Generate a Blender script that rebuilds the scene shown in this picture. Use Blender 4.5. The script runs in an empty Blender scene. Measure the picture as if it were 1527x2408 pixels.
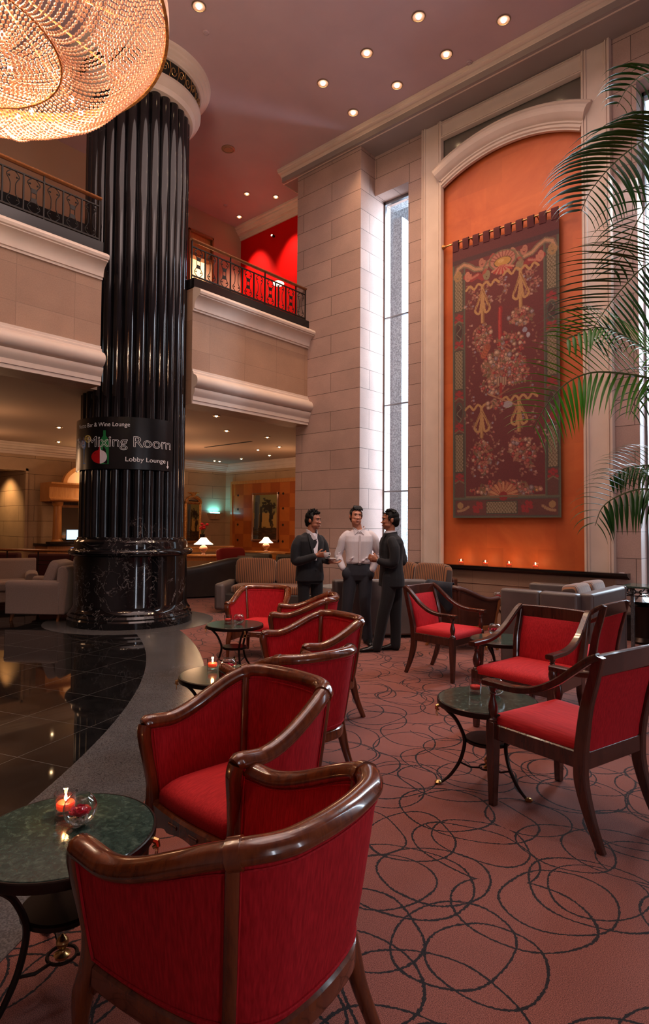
import bpy, bmesh, math, random
import numpy as np
from math import pi, sin, cos, radians, degrees, atan2, sqrt, hypot
from mathutils import Vector, Matrix, noise
random.seed(7)
D = bpy.data
SC = bpy.context.scene
COL = SC.collection

# ------------------------------------------------------------------ camera, light, exposure
FPX = 1412.0
YAW, PITCH, ROLL = radians(41.22), radians(2.0), radians(0.4)
F0 = Vector((cos(YAW), sin(YAW), 0)); R0 = Vector((sin(YAW), -cos(YAW), 0)); Z0 = Vector((0, 0, 1))
FW = F0*cos(PITCH)+Z0*sin(PITCH); UP = -F0*sin(PITCH)+Z0*cos(PITCH)
RT = R0*cos(ROLL)+UP*sin(ROLL); UP = UP*cos(ROLL)-R0*sin(ROLL)
EYE = Vector((0, 0, 1.55)); CY = 1235-FPX*math.tan(PITCH)
cam = D.objects.new('camera', D.cameras.new('camera')); COL.objects.link(cam)
M = Matrix((RT, UP, -FW)).transposed().to_4x4(); M.translation = EYE; cam.matrix_world = M
cam.data.sensor_fit = 'VERTICAL'; cam.data.sensor_height = 24; cam.data.lens = FPX/2408*24
cam.data.shift_y = (CY-1204)/2408; cam.data.clip_end = 200
SC.camera = cam
SC.view_settings.view_transform = 'Standard'; SC.view_settings.look = 'None'
SC.view_settings.gamma = 1; SC.view_settings.exposure = 0.22
SC.view_settings.use_curve_mapping = False

w = D.worlds.new('world'); SC.world = w; w.use_nodes = True
w.node_tree.nodes['Background'].inputs[0].default_value = (.80, .91, 1, 1)
w.node_tree.nodes['Background'].inputs[1].default_value = 1.6

def light(name, kind, loc, power, color, size=1, size_y=None, target=None, spot=None, blend=.6):
    l = D.lights.new(name, kind); l.energy = power; l.color = color
    if kind == 'AREA':
        l.size = size
        if size_y: l.shape = 'RECTANGLE'; l.size_y = size_y
    elif kind == 'SPOT':
        l.spot_size = radians(spot or 60); l.spot_blend = blend; l.shadow_soft_size = size
    else: l.shadow_soft_size = size
    o = D.objects.new(name, l); COL.objects.link(o); o.location = loc
    if target is not None:
        o.rotation_euler = (Vector(target)-Vector(loc)).to_track_quat('-Z', 'Y').to_euler()
    return o
WARM = (1, .62, .34); ROSE = (1, .73, .66); DAY = (.80, .90, 1)
# daylight through the tall slots of the tapestry wall (outside the glass)
light('daylight_slot', 'AREA', (11.4, 4.3, 5.0), 900, DAY, 1.6, 8, (9.0, 6.6, 4.2))
light('daylight_slot', 'AREA', (10.6, 1.6, 4.2), 420, DAY, .9, 7, (6.0, 2.2, 1.0))
light('daylight_slot', 'AREA', (10.4, -3.0, 4.2), 420, DAY, .8, 6.5, (3.0, 1.0, .5))
# narrow unseen area lights behind the photographer, added for the column's white streaks
light('streak_light', 'AREA', (-.3, -5.2, 2.3), 34, (.80, .87, 1), .30, 2.8, (3.5, 4.0, .4))
light('streak_light', 'AREA', (3.6, -5.6, 2.3), 34, (.80, .87, 1), .30, 2.8, (5.0, 5.0, .8))
light('men_fill_spot', 'SPOT', (3.2, -.4, 8.5), 900, (1, .80, .70), .35, spot=34, blend=.9, target=(6.6, 4.7, 1.3))  # unseen spot added so the men get light from the front
# soft unseen fill added under the high ceiling, backing up its modelled lamps
light('ceiling_fill', 'AREA', (4.9, 4.6, 8.3), 150, ROSE, 6, 5, (4.9, 4.7, 0))
light('ceiling_fill', 'AREA', (3.4, 1.9, 8.4), 78, ROSE, 4, 4, (3.4, 2.0, 0))  # second fill, added to brighten the near carpet
light('hall_fill', 'AREA', (1.2, -6.5, 4.6), 22, ROSE, 5, 3.5, (6.0, 5.5, 8.0))  # unseen fill from behind the photographer, added without a lamp

# ------------------------------------------------------------------ pixel rays onto real planes
def ray(x, y): return FW*FPX+RT*(x-763.5)+UP*(CY-y)
def onx(x, y, u): r = ray(x, y); return EYE+r*(u/r.x)
def ony(x, y, v): r = ray(x, y); return EYE+r*(v/r.y)
def onz(x, y, h): r = ray(x, y); return EYE+r*((h-1.55)/r.z)
def cz(px, z, h=0):            # point at picture column px, depth z
    return Vector((0, 0, h))+R0*((px-763.5)/FPX*z)+F0*z
def lz(lat, z, h=0): return Vector((0, 0, h))+R0*lat+F0*z
def heading(lat, z): d = R0*lat+F0*z; return atan2(d.y, d.x)
def face(lat, z): return heading(lat, z)+pi/2      # turns local -Y to that direction

# ------------------------------------------------------------------ materials
def s2l(c): return tuple(((x/12.92) if x <= .04045 else ((x+.055)/1.055)**2.4) for x in c)
def rgb(r, g, b): return s2l((r/255, g/255, b/255))+(1,)
class NT:
    def __init__(s, name):
        s.m = D.materials.new(name); s.m.use_nodes = True; s.t = s.m.node_tree; s.n = s.t.nodes
        s.b = s.n['Principled BSDF']; s.out = s.n['Material Output']
    def new(s, t, **k):
        n = s.n.new(t)
        for a, v in k.items(): setattr(n, a, v)
        return n
    def link(s, a, b): s.t.links.new(a, b)
    def set(s, **k):
        names = dict(color='Base Color', rough='Roughness', metal='Metallic', spec='Specular IOR Level', coat='Coat Weight', coatr='Coat Roughness',
                     trans='Transmission Weight', ior='IOR', emit='Emission Color', es='Emission Strength', sheen='Sheen Weight', alpha='Alpha', sss='Subsurface Weight')
        for a, v in k.items():
            if a in ('color', 'emit') and len(v) == 3: v = tuple(v)+(1,)
            s.b.inputs[names[a]].default_value = v
        return s
    def uv(s, scale=(1, 1, 1), rot=0, kind='UV', loc=(0, 0, 0)):
        tc = s.new('ShaderNodeTexCoord'); mp = s.new('ShaderNodeMapping')
        s.link(tc.outputs[kind], mp.inputs[0]); mp.inputs['Scale'].default_value = scale
        mp.inputs['Rotation'].default_value = (0, 0, rot); mp.inputs['Location'].default_value = loc
        return mp.outputs[0]
    def noise(s, vec, scale, detail=3, rough=.5, dist=0):
        n = s.new('ShaderNodeTexNoise'); s.link(vec, n.inputs['Vector'])
        n.inputs['Scale'].default_value = scale; n.inputs['Detail'].default_value = detail
        n.inputs['Roughness'].default_value = rough; n.inputs['Distortion'].default_value = dist
        return n.outputs['Fac']
    def ramp(s, fac, stops):
        r = s.new('ShaderNodeValToRGB'); s.link(fac, r.inputs[0]); e = r.color_ramp.elements
        while len(e) < len(stops): e.new(.5)
        for x, (p, c) in zip(e, stops):
            x.position = p; x.color = c if len(c) == 4 else tuple(c)+(1,)
        return r.outputs[0]
    def mix(s, fac, a, b, mode='MIX'):
        m = s.new('ShaderNodeMix', data_type='RGBA', blend_type=mode)
        for i, v in ((0, fac), (6, a), (7, b)):
            if isinstance(v, (int, float)): m.inputs[i].default_value = v
            elif isinstance(v, tuple): m.inputs[i].default_value = v if len(v) == 4 else v+(1,)
            else: s.link(v, m.inputs[i])
        return m.outputs[2]
    def math(s, op, a, b=0.0, c=None):
        m = s.new('ShaderNodeMath', operation=op)
        for i, v in enumerate((a, b) if c is None else (a, b, c)):
            if isinstance(v, (int, float)): m.inputs[i].default_value = v
            else: s.link(v, m.inputs[i])
        return m.outputs[0]
    def color(s, sock): s.link(sock, s.b.inputs['Base Color']); return s
    def bump(s, sock, strength=.3, dist=.01):
        b = s.new('ShaderNodeBump'); s.link(sock, b.inputs['Height'])
        b.inputs['Strength'].default_value = strength; b.inputs['Distance'].default_value = dist
        s.link(b.outputs[0], s.b.inputs['Normal']); return s

def plain(name, col, rough=.5, **k): return NT(name).set(color=col, rough=rough, **k).m
def varied(name, c1, c2, scale, rough=.6, bump=0, **k):
    t = NT(name).set(rough=rough, **k); v = t.uv(kind='Object'); f = t.noise(v, scale, 4)
    t.color(t.ramp(f, [(.35, c1), (.65, c2)]))
    if bump: t.bump(f, bump)
    return t.m
def stone(name, c1, c2, mortar, bw, bh, off=.5):
    t = NT(name).set(rough=.62); uv = t.uv()
    b = t.new('ShaderNodeTexBrick'); t.link(uv, b.inputs['Vector'])
    b.inputs['Color1'].default_value = c1; b.inputs['Color2'].default_value = c2; b.inputs['Mortar'].default_value = mortar
    b.inputs['Scale'].default_value = 1; b.inputs['Mortar Size'].default_value = .0045; b.inputs['Mortar Smooth'].default_value = .1
    b.inputs['Brick Width'].default_value = bw; b.inputs['Row Height'].default_value = bh; b.offset = off
    f = t.noise(uv, 1.4, 6, .6)
    c = t.mix(.55, b.outputs['Color'], t.ramp(f, [(.3, (.72, .70, .68)), (.7, (1.12, 1.08, 1.05))]), 'MULTIPLY')
    g = t.noise(uv, 60, 2); c = t.mix(.12, c, t.ramp(g, [(.4, (.5, .5, .5)), (.6, (1.2, 1.2, 1.2))]), 'MULTIPLY')
    t.color(c); t.bump(t.math('SUBTRACT', 1.0, b.outputs['Fac']), .25, .006); return t.m
MAT = {}
MAT['stone'] = stone('limestone_blocks', rgb(188, 160, 150), rgb(176, 148, 139), rgb(84, 66, 60), 1.49, .372)
MAT['stone_ashlar'] = stone('balcony_stone', rgb(170, 136, 113), rgb(160, 126, 104), rgb(146, 116, 96), .78, .49, .0)
MAT['stone_warm'] = stone('lounge_stone', rgb(190, 160, 128), rgb(180, 150, 120), rgb(84, 62, 48), 1.9, .40)
MAT['cream'] = varied('cream_plaster', rgb(220, 200, 186), rgb(212, 192, 178), 3, .55)
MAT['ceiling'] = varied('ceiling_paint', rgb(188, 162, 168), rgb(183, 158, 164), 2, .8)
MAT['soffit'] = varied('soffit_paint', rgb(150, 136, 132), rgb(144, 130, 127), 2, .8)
MAT['lounge_ceiling'] = plain('lounge_ceiling_paint', rgb(176, 150, 130), .8)
MAT['redwall'] = plain('red_wall_paint', (.60, .003, .002), .7, spec=.1)
MAT['brownwall'] = plain('mezzanine_wall_paint', rgb(176, 140, 118), .75)
MAT['navy'] = plain('dark_wainscot', rgb(34, 38, 44), .4)
MAT['black_stone'] = plain('black_stone_trim', (.010, .009, .009), .18)
MAT['ptrim'] = plain('brushed_pewter', (.25, .25, .26), .3, metal=1)

def marble_black(name, veins=True):
    t = NT(name).set(rough=.07, spec=.6); v = t.uv(kind='Object')
    n1 = t.noise(v, 1.9, 7, .62, 1.2); n2 = t.noise(v, .9, 3); n3 = t.noise(v, 5.5, 6, .6, .7)
    a = t.math('ABSOLUTE', t.math('SUBTRACT', n1, .5)); a2 = t.math('ABSOLUTE', t.math('SUBTRACT', n3, .5))
    v1 = t.ramp(a, [(0, (1, 1, 1)), (.006, (0, 0, 0))]); v2 = t.ramp(a2, [(0, (1, 1, 1)), (.007, (0, 0, 0))])
    gate = t.ramp(n2, [(.52, (0, 0, 0)), (.62, (1, 1, 1))]); gate2 = t.ramp(n2, [(.42, (1, 1, 1)), (.48, (0, 0, 0))] if veins else [(.33, (1, 1, 1)), (.37, (0, 0, 0))])
    vv = t.mix(1.0, t.mix(1.0, v1, gate, 'MULTIPLY'), t.mix(1.0, v2, gate2, 'MULTIPLY'), 'ADD') if veins else t.mix(1.0, v2, gate2, 'MULTIPLY')
    base = t.ramp(t.noise(v, 3, 5), [(.3, (.004, .004, .005)), (.7, (.009, .008, .010))])
    t.color(t.mix(vv, base, (.34, .30, .29, 1))); return t.m
MAT['black_marble'] = marble_black('black_veined_marble'); MAT['black_marble_plain'] = marble_black('black_shaft_marble', False)

t = NT('polished_black_tile').set(rough=.035, spec=.34)
ang = YAW-radians(22.4)
v = t.uv(kind='Object', rot=-ang)
sx = t.new('ShaderNodeSeparateXYZ'); t.link(v, sx.inputs[0])
def seam(sock, off, w=.004):
    f = t.math('FRACT', t.math('DIVIDE', t.math('SUBTRACT', sock, off), .65))
    return t.math('LESS_THAN', f, w/.65)
ln = t.math('MAXIMUM', seam(sx.outputs[0], .35), seam(sx.outputs[1], .15))
bs = t.ramp(t.noise(v, 6, 6, .6, .5), [(.35, (.006, .0055, .006)), (.68, (.013, .012, .012))])
t.color(t.mix(ln, bs, (.10, .095, .09, 1))); t.link(t.math('MULTIPLY_ADD', ln, .3, .035), t.b.inputs['Roughness'])
MAT['black_tile'] = t.m

t = NT('grey_granite').set(rough=.22); v = t.uv(kind='Object')
c = t.ramp(t.noise(v, 140, 2), [(.4, (.058, .055, .058)), (.6, (.125, .120, .122))])
t.color(t.mix(.5, c, t.ramp(t.noise(v, 3, 4), [(.3, (.7, .7, .7)), (.7, (1.2, 1.2, 1.2))]), 'MULTIPLY')); MAT['granite'] = t.m
t = NT('pale_granite_cladding').set(rough=.7); v = t.uv(kind='Object')
t.color(t.ramp(t.noise(v, 45, 2), [(.4, rgb(120, 124, 130)), (.6, rgb(172, 176, 182))])); MAT['granite_out'] = t.m

def carpet():
    t = NT('patterned_carpet').set(rough=.95, spec=.1, sheen=.25); v = t.uv(kind='Object')
    d = t.new('ShaderNodeTexNoise'); t.link(v, d.inputs['Vector']); d.inputs['Scale'].default_value = 1.7; d.inputs['Detail'].default_value = 1.0
    wob = t.new('ShaderNodeVectorMath', operation='MULTIPLY_ADD'); t.link(d.outputs['Color'], wob.inputs[0])
    wob.inputs[1].default_value = (.17, .17, 0)
    t.link(v, wob.inputs[2])
    jag = t.noise(v, 75, 1)
    tot = None
    rnd = random.Random(5)
    for i in range(6):
        mp = t.new('ShaderNodeMapping'); t.link(wob.outputs[0], mp.inputs[0])
        mp.inputs['Location'].default_value = (rnd.random()*9, rnd.random()*9, 0)
        mp.inputs['Rotation'].default_value = (0, 0, rnd.random()*3)
        st = .85+.3*rnd.random(); mp.inputs['Scale'].default_value = (st, 1/st, 0)
        vo = t.new('ShaderNodeTexVoronoi', voronoi_dimensions='2D'); t.link(mp.outputs[0], vo.inputs['Vector'])
        cell = rnd.uniform(.60, .69); vo.inputs['Scale'].default_value = 1/cell; vo.inputs['Randomness'].default_value = .42
        r = rnd.uniform(.33, .43)
        dd = t.math('ADD', vo.outputs['Distance'], t.math('MULTIPLY', t.math('SUBTRACT', jag, .5), .020))
        ring = t.math('LESS_THAN', t.math('ABSOLUTE', t.math('SUBTRACT', dd, r)), .0075)
        # only some cells carry a loop
        sc = t.new('ShaderNodeSeparateColor'); t.link(vo.outputs['Color'], sc.inputs[0])
        ring = t.math('MULTIPLY', ring, t.math('GREATER_THAN', sc.outputs[0], .12 if i < 3 else .38))
        tot = ring if tot is None else t.math('MAXIMUM', tot, ring)
    p = t.noise(v, 330, 2); q = t.noise(v, 2.2, 4)
    base = t.ramp(p, [(.36, rgb(96, 48, 40)), (.64, rgb(168, 104, 90))])
    base = t.mix(.5, base, t.ramp(q, [(.3, (.82, .80, .80)), (.7, (1.1, 1.08, 1.05))]), 'MULTIPLY')
    t.color(t.mix(tot, base, rgb(20, 14, 17))); t.bump(p, .5, .004); return t.m
MAT['carpet'] = carpet()

def wood(name, c1, c2, rough=.25, coat=.6, sc=(14, 14, 1.6)):
    t = NT(name).set(rough=rough, coat=coat, coatr=.08); v = t.uv(kind='Object', scale=sc)
    f = t.noise(v, 2.2, 5, .6, .4); t.color(t.ramp(f, [(.3, c1), (.7, c2)])); return t.m
MAT['mahogany'] = wood('glossy_mahogany', (.075, .013, .004, 1), (.205, .046, .010, 1), .22, .9)
MAT['darkwood'] = wood('dark_brown_wood', (.035, .009, .005, 1), (.085, .022, .012, 1), .27, .6)
MAT['honeywood'] = wood('honey_wood', (.42, .16, .04, 1), (.55, .24, .075, 1), .3, .4)
MAT['handrail'] = wood('handrail_wood', (.22, .075, .022, 1), (.34, .12, .04, 1), .28, .6)

def fabric(name, c1, c2, sc=(160, 160, 6), bump=.12, sheen=.3):
    t = NT(name).set(rough=.78, sheen=sheen, spec=.25); v = t.uv(kind='Object', scale=sc)
    f = t.noise(v, 1, 2); t.color(t.ramp(f, [(.3, c1), (.7, c2)])); t.bump(f, bump, .002); return t.m
MAT['redfab'] = fabric('red_woven_silk', (.36, .006, .012, 1), (.56, .014, .024, 1), sheen=0)
MAT['redseat'] = fabric('red_seat_silk', (.42, .011, .016, 1), (.60, .022, .028, 1), (160, 6, 160), sheen=0)
MAT['leather'] = varied('taupe_leather', rgb(88, 78, 76), rgb(98, 87, 84), 5, .42, 0)
MAT['darkleather'] = varied('dark_grey_leather', rgb(52, 46, 42), rgb(60, 52, 47), 5, .45, 0)
MAT['brownleather'] = varied('brown_leather', rgb(66, 34, 26), rgb(82, 44, 32), 8, .38, .1)
MAT['beige'] = fabric('beige_linen', rgb(150, 126, 118), rgb(166, 142, 132), (90, 90, 90), .15)
MAT['wine'] = plain('wine_velvet', rgb(70, 16, 20), .8)
def stripes(name, axis=0, per=.034, loc=0):
    t = NT(name).set(rough=.85, sheen=.3); v = t.uv(kind='Object'); sp = t.new('ShaderNodeSeparateXYZ'); t.link(v, sp.inputs[0])
    f = t.math('FRACT', t.math('DIVIDE', sp.outputs[axis], per))
    c = t.ramp(f, [(0, rgb(128, 74, 42)), (.42, rgb(138, 84, 48)), (.5, rgb(46, 26, 20)), (.8, rgb(60, 34, 24)), (.95, rgb(160, 116, 76))])
    t.color(c); return t.m
MAT['stripes'] = stripes('striped_upholstery')
t = NT('green_marble').set(rough=.12, spec=.5); v = t.uv(kind='Object')
c = t.ramp(t.noise(v, 38, 8, .75, .6), [(.32, (.010, .020, .016)), (.55, (.040, .068, .052)), (.74, (.15, .20, .155))])
t.color(c); MAT['green_marble'] = t.m
MAT['iron'] = plain('dark_bronze_iron', (.035, .024, .020), .35, metal=.8)
MAT['railiron'] = plain('wrought_iron', (.022, .017, .014), .45, metal=.5)
MAT['brass'] = plain('aged_brass', (.62, .40, .16), .28, metal=1)
MAT['gilt'] = varied('carved_gilt', (.42, .16, .04, 1), (.70, .34, .10, 1), 30, .4, .4, metal=.6)
MAT['silver'] = plain('polished_steel', (.7, .7, .7), .15, metal=1)
def glassm(name, tint=(1, 1, 1, 1), refl=1.0):
    t = NT(name); g = t.new('ShaderNodeBsdfGlossy'); g.inputs['Roughness'].default_value = .02; g.inputs[0].default_value = (1, 1, 1, 1)
    tr = t.new('ShaderNodeBsdfTransparent'); tr.inputs[0].default_value = tint
    lw = t.new('ShaderNodeLayerWeight'); lw.inputs[0].default_value = .5
    mx = t.new('ShaderNodeMixShader'); t.link(t.math('MULTIPLY_ADD', t.math('POWER', lw.outputs['Facing'], 3.5), .55*refl, .05), mx.inputs[0])
    t.link(tr.outputs[0], mx.inputs[1]); t.link(g.outputs[0], mx.inputs[2]); t.link(mx.outputs[0], t.out.inputs[0]); return t.m
MAT['pane'] = glassm('window_glass', (.93, .97, 1, 1))
MAT['glass'] = glassm('clear_thin_glass', (.93, .95, .96, 1), 2.6)
MAT['wax'] = plain('red_candle_wax', (.85, .05, .02), .35, sss=.3, emit=(1, .10, .02), es=.25)
MAT['waxoff'] = plain('red_candle_wax_unlit', (.70, .03, .02), .35)
MAT['flame'] = plain('candle_flame', (1, .7, .3), .5, emit=(1, .62, .22), es=28)
MAT['pebble'] = varied('white_pebbles', rgb(222, 208, 190), rgb(190, 172, 150), 60, .5)
MAT['rose'] = varied('crimson_rose_petals', (.45, .008, .03, 1), (.72, .02, .08, 1), 40, .55)
MAT['leafdark'] = plain('rose_leaf', (.02, .07, .01), .5)
MAT['lampglow'] = plain('lit_bulb', (1, .9, .7), .4, emit=(1, .70, .38), es=22)
MAT['canreflector'] = plain('downlight_reflector', (.9, .72, .40), .16, metal=1)
MAT['trimring'] = plain('downlight_ring', (.30, .22, .16), .4, metal=.6)
MAT['shade'] = plain('lit_lamp_shade', (.95, .85, .7), .7, emit=(1, .76, .50), es=3.0)
MAT['ceramic'] = varied('blush_ceramic', rgb(196, 150, 126), rgb(150, 86, 66), 12, .2)
MAT['whitechina'] = plain('white_china', (.8, .78, .76), .15)
MAT['signblack'] = plain('black_sign_panel', (.005, .005, .006), .27, metal=0)
MAT['signwhite'] = plain('white_sign_lettering', (.85, .83, .85), .4)
MAT['grille'] = plain('bronze_grille', (.10, .055, .025), .4, metal=.6)
MAT['darkvoid'] = plain('dark_backing', (.012, .008, .006), .8)
t = NT('orange_stucco').set(rough=.5); v = t.uv(kind='UV')
c = t.ramp(t.noise(v, .9, 6, .65, .6), [(.3, rgb(184, 82, 36)), (.7, rgb(214, 112, 56))])
br = t.new('ShaderNodeTexBrick'); t.link(v, br.inputs['Vector']); br.offset = .5
br.inputs['Scale'].default_value = 1; br.inputs['Brick Width'].default_value = .56; br.inputs['Row Height'].default_value = .40
br.inputs['Mortar Size'].default_value = 0; br.inputs['Color1'].default_value = (.80, .80, .80, 1); br.inputs['Color2'].default_value = (1.08, 1.10, 1.12, 1)
c = t.mix(.5, c, br.outputs['Color'], 'MULTIPLY'); t.color(c); MAT['orange'] = t.m
t = NT('chequered_veneer').set(rough=.3, coat=.3); v = t.uv(kind='UV')
ck = t.new('ShaderNodeTexChecker'); t.link(v, ck.inputs['Vector']); ck.inputs['Scale'].default_value = 2.4
ck.inputs[1].default_value = rgb(184, 100, 40); ck.inputs[2].default_value = rgb(162, 80, 30)
t.color(t.mix(.5, ck.outputs[0], t.ramp(t.noise(v, 4, 5), [(.3, (.8, .8, .8)), (.7, (1.1, 1.1, 1.1))]), 'MULTIPLY')); MAT['veneer'] = t.m
def vcol(name, rough=.8, sheen=0):
    t = NT(name).set(rough=rough, sheen=sheen); a = t.new('ShaderNodeAttribute'); a.attribute_name = 'Col'; t.color(a.outputs['Color'])
    v = t.uv(kind='Object'); t.bump(t.noise(v, 260, 2), .25, .002); return t.m
MAT['tapestry'] = vcol('woven_tapestry', .9, .2); MAT['painting'] = vcol('oil_paint', .35)
def leafmat(name, c1, c2):
    t = NT(name).set(rough=.32, spec=.5); v = t.uv(kind='Object'); t.color(t.ramp(t.noise(v, 3, 2), [(.35, c1), (.65, c2)]))
    tr = t.new('ShaderNodeBsdfTranslucent'); tr.inputs[0].default_value = (c2[0]*1.6, c2[1]*1.5, c2[2], 1)
    mx = t.new('ShaderNodeMixShader'); mx.inputs[0].default_value = .35; t.link(t.b.outputs[0], mx.inputs[1]); t.link(tr.outputs[0], mx.inputs[2])
    t.link(mx.outputs[0], t.out.inputs[0]); return t.m
MAT['palm'] = leafmat('palm_leaf', (.016, .070, .008, 1), (.040, .150, .016, 1))
MAT['palmbright'] = leafmat('bright_green_palm_leaf', (.06, .27, .008, 1), (.13, .46, .02, 1))  # brighter green copy of the palm leaf
MAT['stem'] = plain('palm_stem', (.10, .12, .03), .5)
MAT['skin'] = plain('warm_skin', rgb(196, 132, 104), .5, sss=.06)
MAT['skintan'] = plain('tan_skin', rgb(156, 98, 72), .5, sss=.06)
MAT['hair'] = plain('black_hair', (.005, .004, .0035), .6, spec=.2)
MAT['suit'] = fabric('black_suit_wool', (.009, .009, .011, 1), (.016, .015, .018, 1), (300, 300, 300), .1, .1)
MAT['trouser'] = fabric('charcoal_wool', (.022, .022, .030, 1), (.034, .034, .044, 1), (300, 300, 300), .1, .1)
MAT['shirt'] = fabric('white_cotton', (.66, .60, .63, 1), (.72, .66, .69, 1), (120, 120, 120), .08, .1)
MAT['shoe'] = plain('black_shoe_leather', (.010, .009, .009), .2)
MAT['belt'] = plain('black_belt', (.010, .009, .009), .35)
MAT['navycloth'] = fabric('navy_jacket_wool', (.008, .010, .018, 1), (.014, .016, .026, 1), (300, 300, 300), .1, .1)
MAT['screen'] = plain('lit_screen', (.1, .3, .6), .3, emit=(.35, .62, 1), es=2.2)
MAT['cyan'] = plain('sconce_tube', (.3, .9, 1), .3, emit=(.25, .85, 1), es=9)
MAT['terracotta'] = plain('planter_ceramic', rgb(70, 50, 42), .4)
MAT['wallglow'] = plain('cream_room_wall', rgb(222, 186, 150), .7)

# ------------------------------------------------------------------ mesh builder
def catmull(pts, n=8, closed=False):
    P = [Vector(p) for p in pts]; out = []; m = len(P); rng = m if closed else m-1
    for i in range(rng):
        if closed: a, b, c, d = P[(i-1) % m], P[i], P[(i+1) % m], P[(i+2) % m]
        else: a, b, c, d = P[max(i-1, 0)], P[i], P[i+1], P[min(i+2, m-1)]
        for k in range(n):
            t = k/n; out.append(.5*((2*b)+(c-a)*t+(2*a-5*b+4*c-d)*t*t+(3*b-a-3*c+d)*t**3))
    if not closed: out.append(P[-1].copy())
    return out
def lerp(a, b, t): return a+(b-a)*t
def sstep(x): x = max(0, min(1, x)); return x*x*(3-2*x)
def interp(x, xs, ys):
    if x <= xs[0]: return ys[0]
    for i in range(1, len(xs)):
        if x <= xs[i]: return ys[i-1]+(ys[i]-ys[i-1])*(x-xs[i-1])/(xs[i]-xs[i-1])
    return ys[-1]

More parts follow.
